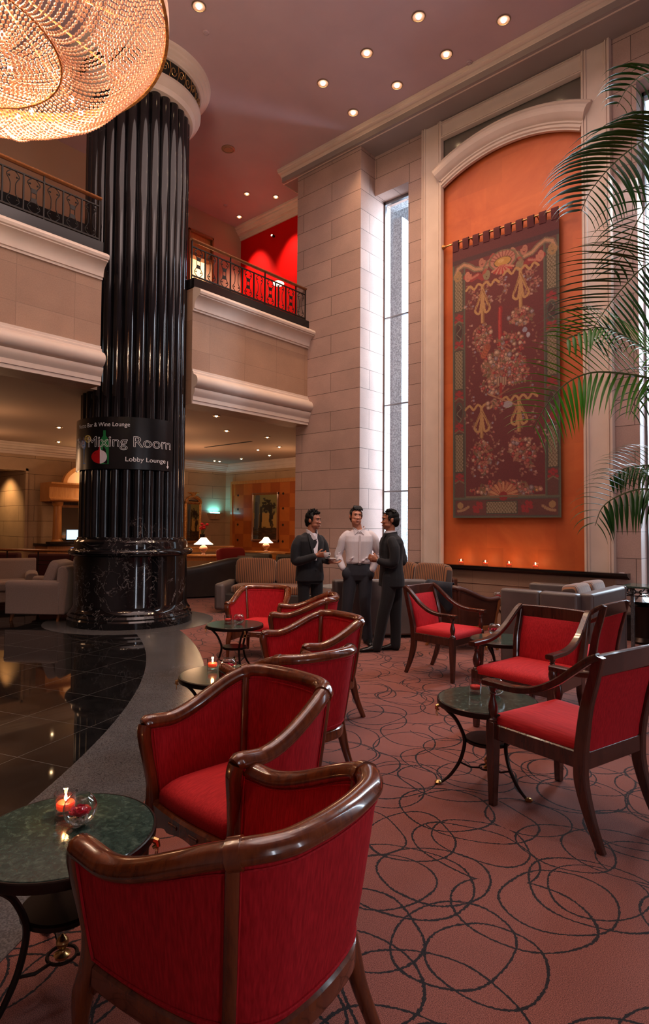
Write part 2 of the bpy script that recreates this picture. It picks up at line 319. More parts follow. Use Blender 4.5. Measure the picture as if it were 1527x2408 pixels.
class MB:
    def __init__(s): s.v = []; s.f = []
    def add(s, vs, fs, M=None):
        o = len(s.v); s.v += [tuple(M @ Vector(p)) if M else tuple(p) for p in vs]; s.f += [tuple(i+o for i in f) for f in fs]; return s
    def box(s, x0, x1, y0, y1, z0, z1, M=None):
        return s.add([(x, y, z) for z in (z0, z1) for y in (y0, y1) for x in (x0, x1)],
                     [(0, 2, 3, 1), (4, 5, 7, 6), (0, 1, 5, 4), (2, 6, 7, 3), (0, 4, 6, 2), (1, 3, 7, 5)], M)
    def loft(s, rings, cap=True, closed=False, M=None):
        n = len(rings[0]); vs = [p for r in rings for p in r]; fs = []
        m = len(rings)
        for i in range(m if closed else m-1):
            a, b = i*n, ((i+1) % m)*n
            for k in range(n):
                k2 = (k+1) % n; fs.append((a+k, a+k2, b+k2, b+k))
        if cap and not closed: fs.append(tuple(range(n))[::-1]); fs.append(tuple((m-1)*n+k for k in range(n)))
        return s.add(vs, fs, M)
    def lathe(s, prof, n=32, M=None, cap=True):
        return s.loft([[(r*cos(2*pi*k/n), r*sin(2*pi*k/n), z) for k in range(n)] for r, z in prof], cap, M=M)
    def sweep(s, path, prof, up=(0, 0, 1), closed=False, cap=True, scale=None, M=None):
        P = [Vector(p) for p in path]; rings = []; m = len(P); Np = None
        for i, p in enumerate(P):
            a = P[(i-1) % m] if closed or i else P[0]; b = P[(i+1) % m] if closed or i < m-1 else P[-1]
            T = (b-a).normalized()
            if up is None:
                if Np is None: Np = Vector((0, 0, 1)) if abs(T.z) < .8 else Vector((0, 1, 0))
                u = Np
            else: u = Vector(up)
            S = T.cross(u)
            if S.length < 1e-6: S = T.cross(Vector((1, 0.01, 0)))
            S.normalize(); N = S.cross(T).normalized()
            if up is None: Np = N
            k = scale[i] if scale else 1; ka, kb = k if isinstance(k, tuple) else (k, k)
            rings.append([tuple(p+S*(q[0]*ka)+N*(q[1]*kb)) for q in prof])
        return s.loft(rings, cap, closed, M)
    def tube(s, path, r, n=8, up=None, closed=False, flat=(1, 1), M=None):
        m = len(path); rr = r if isinstance(r, (list, tuple)) else [r]*m
        if len(rr) != m: rr = [interp(i/(m-1)*(len(rr)-1), list(range(len(rr))), rr) for i in range(m)]
        prof = [(cos(2*pi*k/n)*flat[0], sin(2*pi*k/n)*flat[1]) for k in range(n)]
        return s.sweep(path, prof, up, closed, True, rr, M)
    def ball(s, c, r, n=12, m=8, M=None):
        r = r if isinstance(r, tuple) else (r, r, r)
        rings = []
        for i in range(m+1):
            a = -pi/2+pi*i/m; a = max(-pi/2+.02, min(pi/2-.02, a))
            rings.append([(c[0]+r[0]*cos(a)*cos(2*pi*k/n), c[1]+r[1]*cos(a)*sin(2*pi*k/n), c[2]+r[2]*sin(a)) for k in range(n)])
        return s.loft(rings, True, M=M)
    def prism(s, poly, z0, z1, fn=lambda x, y, z: (x, y, z), M=None):
        n = len(poly); vs = [fn(x, y, z0) for x, y in poly]+[fn(x, y, z1) for x, y in poly]
        fs = [tuple(range(n))[::-1], tuple(range(n, 2*n))]+[(k, (k+1) % n, n+(k+1) % n, n+k) for k in range(n)]
        return s.add(vs, fs, M)
    def build(s, name, mat, parent=None, smooth=35, bevel=0, seg=2, sub=0, loc=None):
        me = D.meshes.new(name); me.from_pydata(s.v, [], s.f); me.validate()
        bm = bmesh.new(); bm.from_mesh(me); bmesh.ops.recalc_face_normals(bm, faces=bm.faces); bm.to_mesh(me); bm.free()
        nL = len(me.loops); co = np.empty(len(me.vertices)*3); me.vertices.foreach_get('co', co); co = co.reshape(-1, 3)
        vi = np.empty(nL, int); me.loops.foreach_get('vertex_index', vi)
        nP = len(me.polygons); nr = np.empty(nP*3); me.polygons.foreach_get('normal', nr); nr = abs(nr.reshape(-1, 3))
        tot = np.empty(nP, int); me.polygons.foreach_get('loop_total', tot)
        ax = np.repeat(nr.argmax(1), tot); c = co[vi]
        uv = np.where((ax == 0)[:, None], c[:, [1, 2]], np.where((ax == 1)[:, None], c[:, [0, 2]], c[:, [0, 1]]))
        lay = me.uv_layers.new(name='UVMap'); lay.data.foreach_set('uv', uv.ravel())
        if smooth: me.shade_smooth(); me.set_sharp_from_angle(angle=radians(smooth))
        m = MAT[mat] if isinstance(mat, str) else mat
        me.materials.append(m)
        o = D.objects.new(name, me); COL.objects.link(o)
        if loc is not None: o.location = loc
        if parent is not None: o.parent = parent
        if bevel:
            b = o.modifiers.new('bevel', 'BEVEL'); b.width = bevel; b.segments = seg; b.limit_method = 'ANGLE'; b.angle_limit = radians(40)
        if sub: q = o.modifiers.new('subdivision', 'SUBSURF'); q.levels = sub; q.render_levels = sub
        return o

def tag(o, label=None, cat=None, group=None, kind=None):
    if label: o['label'] = label
    if cat: o['category'] = cat
    if group: o['group'] = group
    if kind: o['kind'] = kind
    return o
def thing(name, label, cat, loc=(0, 0, 0), rz=0, group=None):
    o = D.objects.new(name, None); COL.objects.link(o); o.empty_display_size = .1
    o.location = loc; o.rotation_euler = (0, 0, rz); return tag(o, label, cat, group)
def struct(o): o['kind'] = 'structure'; return o
def children(o): return [c for c in ALLKIDS.get(o, [])]
ALLKIDS = {}
def kids(o): return [c for c in D.objects if c.parent == o]
def copy_tree(o, parent=None):
    ks = kids(o); c = o.copy(); COL.objects.link(c); c.parent = parent
    for k in ks: copy_tree(k, c)
    return c
def dup(o, loc, rz, label, group=None):
    c = copy_tree(o); c.location = loc; c.rotation_euler = (0, 0, rz); c['label'] = label
    if group: c['group'] = group
    return c
# ------------------------------------------------------------------ the setting
def sbox(name, mat, *b, **k): return struct(MB().box(*b).build(name, mat, **k))
sbox('floor', 'carpet', -9, 13.2, -9, 20, -.1, 0)
FC = (-4.92, 11.66)
def arcband(r0, r1, a0, a1, z, n=160, c=FC):
    m = MB(); vs = []; fs = []
    for i in range(n+1):
        a = radians(a0+(a1-a0)*i/n)
        for r, zz in ((r0, -.02), (r0, z), (r1, z), (r1, -.02)): vs.append((c[0]+r*cos(a), c[1]+r*sin(a), zz))
    for i in range(n):
        for k in range(4): fs.append((4*i+k, 4*i+(k+1) % 4, 4*i+4+(k+1) % 4, 4*i+4+k))
    return m.add(vs, fs)
struct(arcband(10.41, 11.03, -88, 20, .004).build('trim_1', 'granite'))
struct(MB().lathe([(10.42, -.02), (10.42, .003)], 220, Matrix.Translation((FC[0], FC[1], 0))).build('floor', 'black_tile'))
struct(MB().lathe([(1.30, -.02), (1.30, .005)], 90, Matrix.Translation((5.25, 8.72, 0))).build('trim_2', 'granite'))

sbox('ceiling', 'ceiling', -9, 8.45, -9, 11.4, 8.85, 9.1)
sbox('ceiling', 'ceiling', 8.45, 9.8, 8.72, 11.4, 8.85, 9.1)
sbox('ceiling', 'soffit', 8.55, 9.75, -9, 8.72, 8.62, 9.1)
# stepped cornice between the ceiling and the lower soffit
cp = [(0, 0), (0, .235), (.20, .235), (.20, .20), (.175, .185), (.175, .165), (.15, .15), (.115, .145), (.085, .12), (.075, .09), (.05, .075), (.05, .05), (.025, .04), (.025, .0)]
struct(MB().sweep([(8.63, -9, 8.615), (8.63, 8.74, 8.615), (9.2, 8.74, 8.615)], [(-a, b) for a, b in cp]).build('trim_3', 'cream', smooth=25))
cp2 = [(0, 0), (.03, 0), (.03, .05), (.06, .07), (.06, .10), (.11, .12), (.13, .16), (.17, .19), (.17, .22), (.21, .24), (.21, .28), (0, .28)]

# tapestry wall: blocks between the openings
X0, X1 = 9.1, 9.62
def block(y0, y1, z0, z1, mat='stone'): MBW.box(X0, X1, y0, y1, z0, z1)
MBW = MB()
WIN = [(5.98, 6.74), (1.40, 2.17), (-3.4, -2.6)]
block(6.74, 8.37, 0, 8.85); block(5.66, 5.98, 0, 8.85); block(2.17, 2.49, 0, 8.85); block(-2.6, 1.40, 0, 8.85); block(-9, -3.4, 0, 8.85)
for a, b in WIN: block(a, b, 7.85, 8.85); block(a, b, 0, .62)
MBW.box(9.2, X1, 2.49, 5.66, 0, 8.85)
struct(MBW.build('wall_right', 'stone'))
sbox('wall_right', 'stone', 8.66, 9.1, 6.74, 8.37, 0, 8.85)          # pier standing in front of the wall
low = MB().box(9.04, 9.2, 2.49, 5.66, 0, .86)
for z in (.20, .62): low.box(9.028, 9.05, 2.49, 5.66, z, z+.010)
struct(low.build('baseboard_right', 'stone_ashlar'))
blk = MB().box(8.98, 9.1, -2.6, 2.45, 0, .33); blk.box(8.96, 9.1, -2.6, 2.45, .30, .36)
struct(blk.build('baseboard_right', 'black_stone', bevel=.01))
# windows
for i, (a, b) in enumerate(WIN):
    wn = MB()
    for z0, z1 in ((.62, .68), (7.79, 7.85)): wn.box(9.40, 9.46, a, b, z0, z1)
    for y0, y1 in ((a, a+.03), (b-.03, b)): wn.box(9.40, 9.46, y0, y1, .62, 7.85)
    wo = struct(wn.build('window_%d' % (i+1), 'ptrim'))
    MB().box(9.425, 9.433, a+.02, b-.02, .64, 7.83).build('pane', 'pane', wo)
    tr = MB()
    for z in (2.2, 3.86, 5.56): tr.box(9.41, 9.45, a, b, z-.012, z+.012)
    tr.build('transom', 'ptrim', wo)
# outside the glass: granite fins, a parapet and paving
for i, (y0, y1) in enumerate(((6.66, 6.87), (1.55, 1.62))):
    sbox('wall_outside', 'granite_out', 9.9, 10.35, y0, y1, -.2, 7.75)
sbox('wall_outside', 'granite_out', 9.62, 9.9, 5.4, 7.6, 7.9, 9.1)
sbox('wall_outside', 'granite_out', 10.9, 11.1, 7.12, 8.37, -.2, 9.1)
sbox('floor', 'granite_out', 9.62, 30, -12, 30, -.3, -.1)

# arched frame around the orange recess
JP = [(0, 0), (0, .07), (.022, .085), (.034, .085), (.036, .062), (.052, .062), (.054, .078), (.072, .078), (.082, .055), (.115, .048), (.30, .048),
      (.328, .055), (.336, .078), (.352, .078), (.354, .062), (.368, .062), (.372, .088), (.400, .088), (.412, .05), (.412, 0)]
fr = MB()
fr.sweep([(9.1, 5.66, .88), (9.1, 5.66, 8.62)], JP, up=(-1, 0, 0)); fr.sweep([(9.1, 2.902, .88), (9.1, 2.902, 8.62)], JP, up=(-1, 0, 0))
struct(fr.build('trim_4', 'cream', smooth=20))
TPF = [(a*.76, b) for a, b in JP]
struct(MB().sweep([(9.1, 5.262, 8.61), (9.1, 2.888, 8.61)], TPF, up=(-1, 0, 0)).build('trim_5', 'cream', smooth=20))
AP = [(0, 0), (0, .10), (.02, .115), (.035, .10), (.045, .115), (.06, .14), (.10, .17), (.15, .178), (.20, .165), (.25, .13), (.275, .10), (.285, .075), (.30, .088),
      (.32, .088), (.33, .065), (.345, .065), (.35, .08), (.375, .08), (.39, .055), (.41, .055), (.41, 0)]
ar = [(9.1, 4.085+2.82*cos(radians(90-28.5+57*i/48)) * 1, 5.33+2.82*sin(radians(90-28.5+57*i/48))) for i in range(49)][::1]
ar = sorted(ar, key=lambda p: -p[1])
struct(MB().sweep(ar, AP, up=(-1, 0, 0)).build('trim_6', 'cream', smooth=20))
sbox('wall_recess', 'orange', 9.16, 9.2, 2.85, 5.30, .86, 7.95)
# spandrel glazing above the arch
sa = [(4.085+2.62*cos(radians(90-28+56*i/24)), 5.33+2.62*sin(radians(90-28+56*i/24))) for i in range(25)]
sp = struct(MB().prism(sa+[(2.84, 8.36), (5.33, 8.36)], 9.12, 9.135, lambda y, z, x: (x, y, z)).build('window_4', plain('spandrel_mirror', rgb(104, 96, 88), .12, spec=.8)))
# black shelf under the recess
SP = [(0, 0), (.04, 0), (.05, .012), (.075, .016), (.085, .03), (.12, .036), (.135, .05), (.16, .056), (.165, .088), (0, .088)]
shelf = MB().sweep([(9.06, 2.30, .825), (9.06, 5.80, .825)], [(-a, b) for a, b in SP]).build('stone_shelf', 'black_stone', smooth=25)
tag(shelf, 'long black moulded stone shelf under the orange recess, carrying four candles', 'shelf')

# balcony front in two lengths either side of the column
LCP = [(0, 4.09), (.022, 4.09), (.022, 4.055), (.045, 4.04), (.045, 4.01), (.065, 3.995)]
LCP += [(.055+.105*cos(radians(a)), 3.885+.105*sin(radians(a))) for a in range(80, -91, -17)]
LCP += [(.05, 3.77), (.095, 3.765), (.095, 3.74), (.085, 3.70), (.06, 3.665), (.045, 3.64), (.045, 3.575), (.03, 3.57), (.03, 3.52), (0, 3.52)]
UCP = [(0, 5.05), (.028, 5.05), (.028, 5.08), (.05, 5.085), (.052, 5.13), (.065, 5.18), (.095, 5.225), (.14, 5.26), (.175, 5.27), (.175, 5.285), (.20, 5.295), (.212, 5.33), (.20, 5.365), (.14, 5.40), (.05, 5.44), (0, 5.45)]
for a, b in ((-9, 4.29), (5.88, 8.66)):
    sbox('wall_balcony', 'stone_ashlar', a, b, 8.06, 8.5, 3.52, 5.45)
    struct(MB().sweep([(a, 8.06, 0), (b+.0, 8.06, 0)], LCP).build('trim_7', 'cream', smooth=30))
    struct(MB().sweep([(a, 8.06, 0), (b, 8.06, 0)], UCP).build('trim_8', 'cream', smooth=30))
    sbox('trim_9', 'black_stone', a, b+.0, 8.03, 8.24, 5.43, 5.60)
sbox('ceiling', 'lounge_ceiling', -9, 13.2, 8.5, 16.0, 3.56, 3.70)
sbox('floor', 'brownwall', -9, 9.7, 8.5, 11.4, 5.30, 5.42)
# mezzanine
sbox('wall_mezzanine', 'redwall', 9.63, 9.8, 8.37, 11.4, 5.3, 8.85)
struct(MB().sweep([(9.63, 11.25, 8.57), (9.63, 8.37, 8.57)], [(a, b) for a, b in cp2]).build('trim_10', 'cream', smooth=25))
mw = MB().box(-9, 8.08, 11.25, 11.45, 5.3, 8.85).box(8.73, 9.63, 11.25, 11.45, 5.3, 8.85).box(8.08, 8.73, 11.25, 11.45, 8.27, 8.85)
struct(mw.build('wall_mezzanine', 'brownwall'))
sbox('wall_mezzanine', 'navy', -9, 5.6, 11.19, 11.25, 5.3, 7.42)
dr = MB().box(8.05, 8.10, 11.2, 11.45, 5.4, 8.30).box(8.71, 8.76, 11.2, 11.45, 5.4, 8.30).box(8.05, 8.76, 11.2, 11.45, 8.25, 8.31).box(8.05, 8.76, 11.22, 11.4, 7.72, 7.78)
do = struct(dr.build('door_1', 'handrail', bevel=.006)); MB().box(8.1, 8.71, 11.28, 11.32, 7.78, 8.25).build('transom_panel', 'honeywood', do)
sbox('wall_mezzanine', 'wallglow', 6.9, 9.6, 13.3, 13.4, 5.3, 8.85)
sbox('wall_mezzanine', 'wallglow', 9.3, 9.4, 11.45, 13.3, 5.3, 8.85)
sbox('floor', 'wallglow', 6.9, 9.6, 11.4, 13.4, 5.3, 5.42)
sbox('ceiling', 'wallglow', 6.9, 9.6, 11.45, 13.4, 8.85, 8.9)
sbox('wall_mezzanine', 'wallglow', 6.8, 6.9, 11.45, 13.4, 5.3, 8.9)
light('mezzanine_room_lamp', 'POINT', (8.5, 12.4, 7.9), 120, (1, .74, .48), .15)
# lounge walls
sbox('wall_lounge', 'stone_warm', 12.9, 13.2, 8.37, 20, 0, 3.6)
sbox('wall_lounge', 'stone_warm', 6.45, 13.2, 15.7, 20, 0, 3.6)
lw = MB().box(-9, 4.6, 15.7, 16, 0, 3.6).box(4.6, 6.45, 15.7, 16, 2.87, 3.6)
struct(lw.build('wall_lounge', 'stone_warm'))
sbox('wall_lounge', 'stone_warm', -9, 6.45, 19.6, 20, 0, 3.6)
sbox('ceiling', 'lounge_ceiling', -9, 6.45, 16, 20, 2.95, 3.1)
struct(MB().box(6.40, 6.46, 15.64, 15.74, 0, 2.93).box(4.6, 6.46, 15.64, 15.74, 2.87, 2.93).build('door_2', 'stone_warm'))
struct(MB().sweep([(12.9, 8.4, 3.28), (12.9, 15.7, 3.28), (-9, 15.7, 3.28)], [(-a, b) for a, b in cp2]).build('trim_11', 'cream', smooth=25))
sbox('wall_side', 'stone', 9.1, 13.2, 8.37, 8.6, 0, 9.1)
# hall walls behind and to the left of the photographer
sbox('wall_back', 'stone', -9, 9.7, -9, -8.6, 0, 9.1)
sbox('wall_left', 'stone', -9.3, -9, -9, 20, 0, 9.1)

# ------------------------------------------------------------------ the great column
CC = (5.25, 8.72)
col = thing('column', 'massive black fluted marble column on a round veined base', 'column', (CC[0], CC[1], 0))
def reeded(z0, z1, n=28, rc=.727, rho=.0815):
    pts = []
    for k in range(n):
        a = 2*pi*k/n
        for j in range(9):
            b = radians(-88+176*j/8); pts.append(((rc+rho*cos(b))*cos(a)-rho*sin(b)*sin(a), (rc+rho*cos(b))*sin(a)+rho*sin(b)*cos(a)))
    return MB().loft([[(x, y, z) for x, y in pts] for z in (z0, z1)])
reeded(1.33, 8.32).build('shaft', 'black_marble_plain', col, smooth=50)
bp = [(.955, 0), (.962, .10), (.945, .125), (.95, .15), (.925, .185), (.925, .215), (.905, .235), (.885, .27), (.872, .31), (.868, 1.055), (.90, 1.062)]
bp += [(.905+.05*cos(radians(a)), 1.115+.05*sin(radians(a))) for a in range(-75, 76, 15)]
bp += [(.895, 1.168), (.868, 1.175), (.866, 1.245), (.86, 1.275), (.84, 1.30), (.828, 1.31), (.822, 1.335), (.795, 1.35)]
MB().lathe(bp, 96).build('base', 'black_marble', col, smooth=25)
MB().lathe([(.80, 8.22), (.86, 8.22), (.885, 8.25), (.90, 8.285), (.935, 8.31), (.965, 8.34), (.985, 8.38), (.985, 8.42), (.955, 8.445), (.80, 8.445)], 96).build('capital', 'cream', col, smooth=25)
MB().lathe([(.975, 8.69), (.99, 8.69), (1.0, 8.71), (1.03, 8.725), (1.04, 8.75), (1.075, 8.77), (1.09, 8.795), (1.125, 8.815), (1.145, 8.85), (.9, 8.85)], 96).build('crown_ring', 'cream', col, smooth=25)
MB().lathe([(.91, 8.44), (.95, 8.70)], 64, cap=False).build('grille_backing', 'darkvoid', col)
g = MB()
for k in range(40):                       # openwork scrolls around the neck
    a = 2*pi*k/40
    def w_(s_, z_): aa = a+s_/.90; r_ = .955+z_*.15; return (r_*cos(aa), r_*sin(aa), 8.565+z_*1.5)
    pts = [w_(.055*cos(t_)*(1-t_/9.5), .055*sin(t_)*(1-t_/9.5)*(1 if k % 2 else -1)) for t_ in [x*.45 for x in range(17)]]
    g.tube(pts, .0065, 5); g.tube([w_(-.07, -.075), w_(-.05, 0), w_(-.07, .075)], .005, 5)
g.build('grille', 'brass', col)

# the curved sign clipped to the column
sign = thing('curved_sign', 'black curved sign with white lettering wrapped round the black column', 'sign', (CC[0], CC[1], 0))
SR = .862
sv = MB(); vs = []; fs = []; n = 60; A0, A1 = radians(-222), radians(-79.5)
for i in range(n+1):
    a = A0+(A1-A0)*i/n
    for r, z in ((SR-.008, 2.36), (SR, 2.36), (SR, 3.135), (SR-.008, 3.135)): vs.append((r*cos(a), r*sin(a), z))
for i in range(n):
    for k in range(4): fs.append((4*i+k, 4*i+(k+1) % 4, 4*i+4+(k+1) % 4, 4*i+4+k))
fs += [(0, 1, 2, 3), (4*n+3, 4*n+2, 4*n+1, 4*n)]
sv.add(vs, fs).build('panel', 'signblack', sign)
for zz in (2.5, 2.98):
    for aa in (A0+.25, A1-.25):
        MB().tube([((SR-.09)*cos(aa), (SR-.09)*sin(aa), zz), ((SR-.004)*cos(aa), (SR-.004)*sin(aa), zz)], .012, 8).build('bracket', 'iron', sign)
def colang(x, y=1040, r=SR):
    rr = ray(x, y); a_ = rr.x**2+rr.y**2; b_ = -2*(rr.x*CC[0]+rr.y*CC[1]); c_ = CC[0]**2+CC[1]**2-r*r
    tt = (-b_-sqrt(max(0, b_*b_-4*a_*c_)))/(2*a_); return atan2(rr.y*tt-CC[1], rr.x*tt-CC[0]), EYE.z+rr.z*tt
def wrap_text(txt, name, x_right, y_base, height, x_left=None, outline=False, spacing=1.0, parent=None):
    cu = D.curves.new('lettering', 'FONT'); cu.body = txt; cu.size = 1; cu.space_character = spacing
    if outline: cu.fill_mode = 'NONE'; cu.bevel_depth = .0135; cu.bevel_resolution = 1
    o = D.objects.new('lettering', cu); COL.objects.link(o); bpy.context.view_layer.update()
    me = D.meshes.new_from_object(o.evaluated_get(bpy.context.evaluated_depsgraph_get())); D.objects.remove(o)
    a1, z = colang(x_right, y_base); co = [v.co.copy() for v in me.vertices]
    mx, mn = max(c.x for c in co), min(c.x for c in co)
    ky = height/.70
    if x_left: a0, _ = colang(x_left, y_base); kx = (a1-a0)*SR/(mx-mn)
    else: kx = ky*(1.12 if outline else 1)
    for v, c in zip(me.vertices, co):
        a = a1+(c.x-mx)*kx/SR; r = SR+.003+(c.z*ky*.4 if outline else 0); v.co = (r*cos(a), r*sin(a), z+c.y*ky)
    me.materials.append(MAT['signwhite'])
    o = D.objects.new(name, me); COL.objects.link(o); o.parent = parent or sign; return o
wrap_text('Mezzo Bar & Wine Lounge', 'lettering', 306, 1003, .062)
wrap_text('The Mixing Room', 'lettering', 401, 1058, .155, 199 if False else None, True)
wrap_text('Lobby Lounge', 'lettering', 389, 1090, .066, 295)
def wflat(poly, name, col_, lift=.002):
    pts = []
    m = len(poly)
    for i in range(m):
        (xa, ya), (xb, yb) = poly[i], poly[(i+1) % m]; k = max(1, int(hypot(xb-xa, yb-ya)/6))
        for j in range(k): pts.append((xa+(xb-xa)*j/k, ya+(yb-ya)*j/k))
    cx_ = sum(p[0] for p in pts)/len(pts); cy_ = sum(p[1] for p in pts)/len(pts)
    def w3(x, y, l): a, z = colang(x, y); return ((SR+l)*cos(a), (SR+l)*sin(a), z)
    vs = [w3(x, y, lift) for x, y in pts]; mm = MB()
    bm_ = [tuple(range(len(vs)))]
    return mm.add(vs, bm_).build(name, plain(name+'_paint', col_, .4), sign, smooth=0)
def circ(cx, cy, rx, ry=None, n=20, a0=0, a1=360): return [(cx+rx*cos(radians(a0+(a1-a0)*i/n)), cy+(ry or rx)*sin(radians(a0+(a1-a0)*i/n))) for i in range(n+(a1-a0 < 360))]
wflat([(236, 1091), (236, 1040), (238, 1031), (243, 1024), (243, 1012), (249, 1012), (249, 1024), (254, 1031), (256, 1040), (256, 1091)], 'bottle_emblem', rgb(30, 122, 66), .0015)
wflat([(235, 1090)]+[(235-20*cos(radians(a)), 1074-16*sin(radians(a))) for a in range(-80, 81, 20)]+[(233, 1052), (235, 1046)], 'bulb_emblem', rgb(176, 8, 22), .0022)
wflat([(235, 1090)]+[(235+17*cos(radians(a)), 1074-16*sin(radians(a))) for a in range(-80, 81, 20)]+[(236, 1052), (235, 1048)], 'bulb_emblem', rgb(222, 214, 224), .0022)
wflat([(188, 1028), (198, 1028), (200, 1046), (188, 1046)], 'glass_emblem', rgb(62, 36, 110), .0015)
wflat([(192, 1036), (202, 1036), (202, 1050), (199, 1057), (198, 1088), (202, 1091), (194, 1091), (197, 1088), (197, 1057), (193, 1050)], 'glass_emblem', rgb(72, 132, 206), .0022)
wflat(circ(207, 1032, 8, 9), 'lemon_emblem', rgb(196, 172, 84), .0022)
for k in range(6):
    a = radians(30+60*k); cx_, cy_ = 207+4.3*cos(a), 1032+4.8*sin(a); wflat([(cx_+1.8*cos(radians(b)), cy_+1.8*sin(radians(b))) for b in range(0, 360, 60)], 'lemon_segment', (.03, .02, .02), .003)
wflat([(393.4, 1085), (394.8, 1085), (394.8, 1097), (397, 1097), (394, 1103), (391, 1097), (393.4, 1097)], 'arrow', (.85, .83, .85), .003)

# ------------------------------------------------------------------ balcony railings
def railing(name_label, xs0, xs1, nb, first, parity=0):
    t = thing('balcony_railing', name_label, 'railing', (xs0, 8.13, 5.60))
    L = xs1-xs0; wb = L/nb
    hp = [(.045*cos(radians(a)), .022*sin(radians(a))+.012) for a in range(0, 360, 30)]
    MB().sweep([(-.02, 0, .655), (L+.02, 0, .655)], hp+[]).build('handrail', 'handrail', t)
    MB().box(0, L, -.012, .012, .545, .562).build('upper_bar', 'railiron', t); MB().box(0, L, -.014, .014, .06, .082).build('lower_bar', 'railiron', t)
    for k in range(nb+1):
        full = (k+parity) % 3 == 0 or k in (0, nb)
        MB().box(k*wb-.009, k*wb+.009, -.011, .011, 0 if full else .06, .655 if full else .56).build('post', 'railiron', t)
    sc = None; pls = None
    for k in range(nb):
        c = (k+.5)*wb
        m = MB(); hs = .082; H_ = .463
        zf = [0, .07, .16, .26, .36, .5, .64, .74, .84, .93, 1]; xo = [.022, .060, .082, .055, .036, .034, .036, .055, .082, .060, .022]
        for sgn in (-1, 1):
            m.tube(catmull([(sgn*x_, 0, hs+H_*z_) for x_, z_ in zip(xo, zf)], 3), .0065, 5, up=(0, 1, 0))
            for z_ in (.17, .83):
                m.ball((sgn*.048, 0, hs+H_*z_), .013, 6, 5); m.tube([(sgn*.082, 0, hs+H_*(z_)), (sgn*.048, 0, hs+H_*z_)], .005, 5)
        if sc is None: sc = m.build('scroll', 'railiron', t, loc=(c, 0, 0))
        else: o = sc.copy(); COL.objects.link(o); o.location = (c, 0, 0)
        if (k+parity) % 2 == 0:
            if pls is None:
                pls = [MB().box(-.034, .034, -.006, .006, hs+H_*z_-.03, hs+H_*z_+.03).build('plate', 'railiron', t, loc=(c, 0, 0)) for z_ in (.36, .64)]
            else:
                for p_ in pls: o = p_.copy(); COL.objects.link(o); o.location = (c, 0, 0)
    return t
railing('wrought-iron balcony railing with wooden handrail, between the column and the red wall', 5.90, 8.655, 10, 0)
railing('wrought-iron balcony railing with wooden handrail, left of the column before the dark wainscot', 1.35, 4.27, 11, 0, 1)

# ------------------------------------------------------------------ recessed ceiling lights
def downlight(p, r, label, group, power, name='downlight', spot=95, target=None, deep=.0):
    t = thing(name, label, 'ceiling light', p, 0, group)
    MB().lathe([(r, .004), (r*1.18, .004), (r*1.2, -.006), (r*1.02, -.014), (r, -.006)], 24, cap=False).build('ring', 'trimring', t)
    MB().lathe([(r*.99, -.008), (r*.97, .003), (r*.6, .004), (.001, .0045)], 24, cap=False).build('reflector', 'canreflector', t)
    MB().ball((0, 0, -.012), (r*.42, r*.42, r*.3), 12, 8).build('bulb', 'lampglow', t)
    if power:
        l = light('downlight_lamp', 'SPOT', (p[0], p[1], p[2]-.05), power, WARM, r*.6, spot=spot, blend=.8, target=target or (p[0], p[1], 0)); l.parent = None
    return t
HD = [(985, 38, 'second from the top right corner'), (1185, 46, 'nearest the top right corner'), (863, 124, 'left of the pair in the second row'),
      (1050, 127, 'right of the pair in the second row'), (760, 195, 'leftmost, nearest the column'), (934, 200, 'fourth along the row beside the cornice'),
      (831, 264, 'the one farthest down the row beside the cornice'), (468, 14, 'close above the column head')]
for x, y, lab in HD:
    p = onz(x, y, 8.85); downlight(tuple(p), .085, 'round brass-lined ceiling downlight, '+lab, 'downlights in the high ceiling', 95)
for x, y, lab in [(581, 455, 'paler one left of the pair by the red wall'), (649, 462, 'closest to the red wall cornice'), (563, 509, 'lowest in view, near the back corner')]:
    p = onz(x, y, 8.85); downlight(tuple(p), .06, 'small mezzanine ceiling spotlight, '+lab, 'mezzanine spotlights', 0)
for (x, y) in ((9.0, 9.35), (9.0, 10.6)):
    light('wall_washer', 'SPOT', (x, y, 8.75), 260, (1, .72, .55), .04, target=(9.75, y+.1, 6.2), spot=62, blend=.7)
def disc(name, label, cat, x, y, h, r, mat, grp=None):
    p = onz(x, y, h); t = thing(name, label, cat, tuple(p), 0, grp)
    MB().lathe([(r, .0), (r, -.012), (r*.8, -.02), (r*.78, -.012), (r*.6, -.012), (r*.58, -.02), (r*.1, -.022)], 24).build('cover', mat, t)
    return t
disc('ceiling_speaker', 'round brown ceiling speaker grille to the right of the column', 'speaker', 537, 350, 8.85, .13, 'trimring')
for x, y, l_ in ((485, 76, 'beside the column crown'), (1104, 147, 'between the downlights and the long cornice'), (768, 342, 'near the left end of the long cornice'), (531, 483, 'over the mezzanine')):
    disc('smoke_detector', 'small round ceiling smoke detector '+l_, 'smoke detector', x, y, 8.85, .05, 'ceiling', 'ceiling smoke detectors')
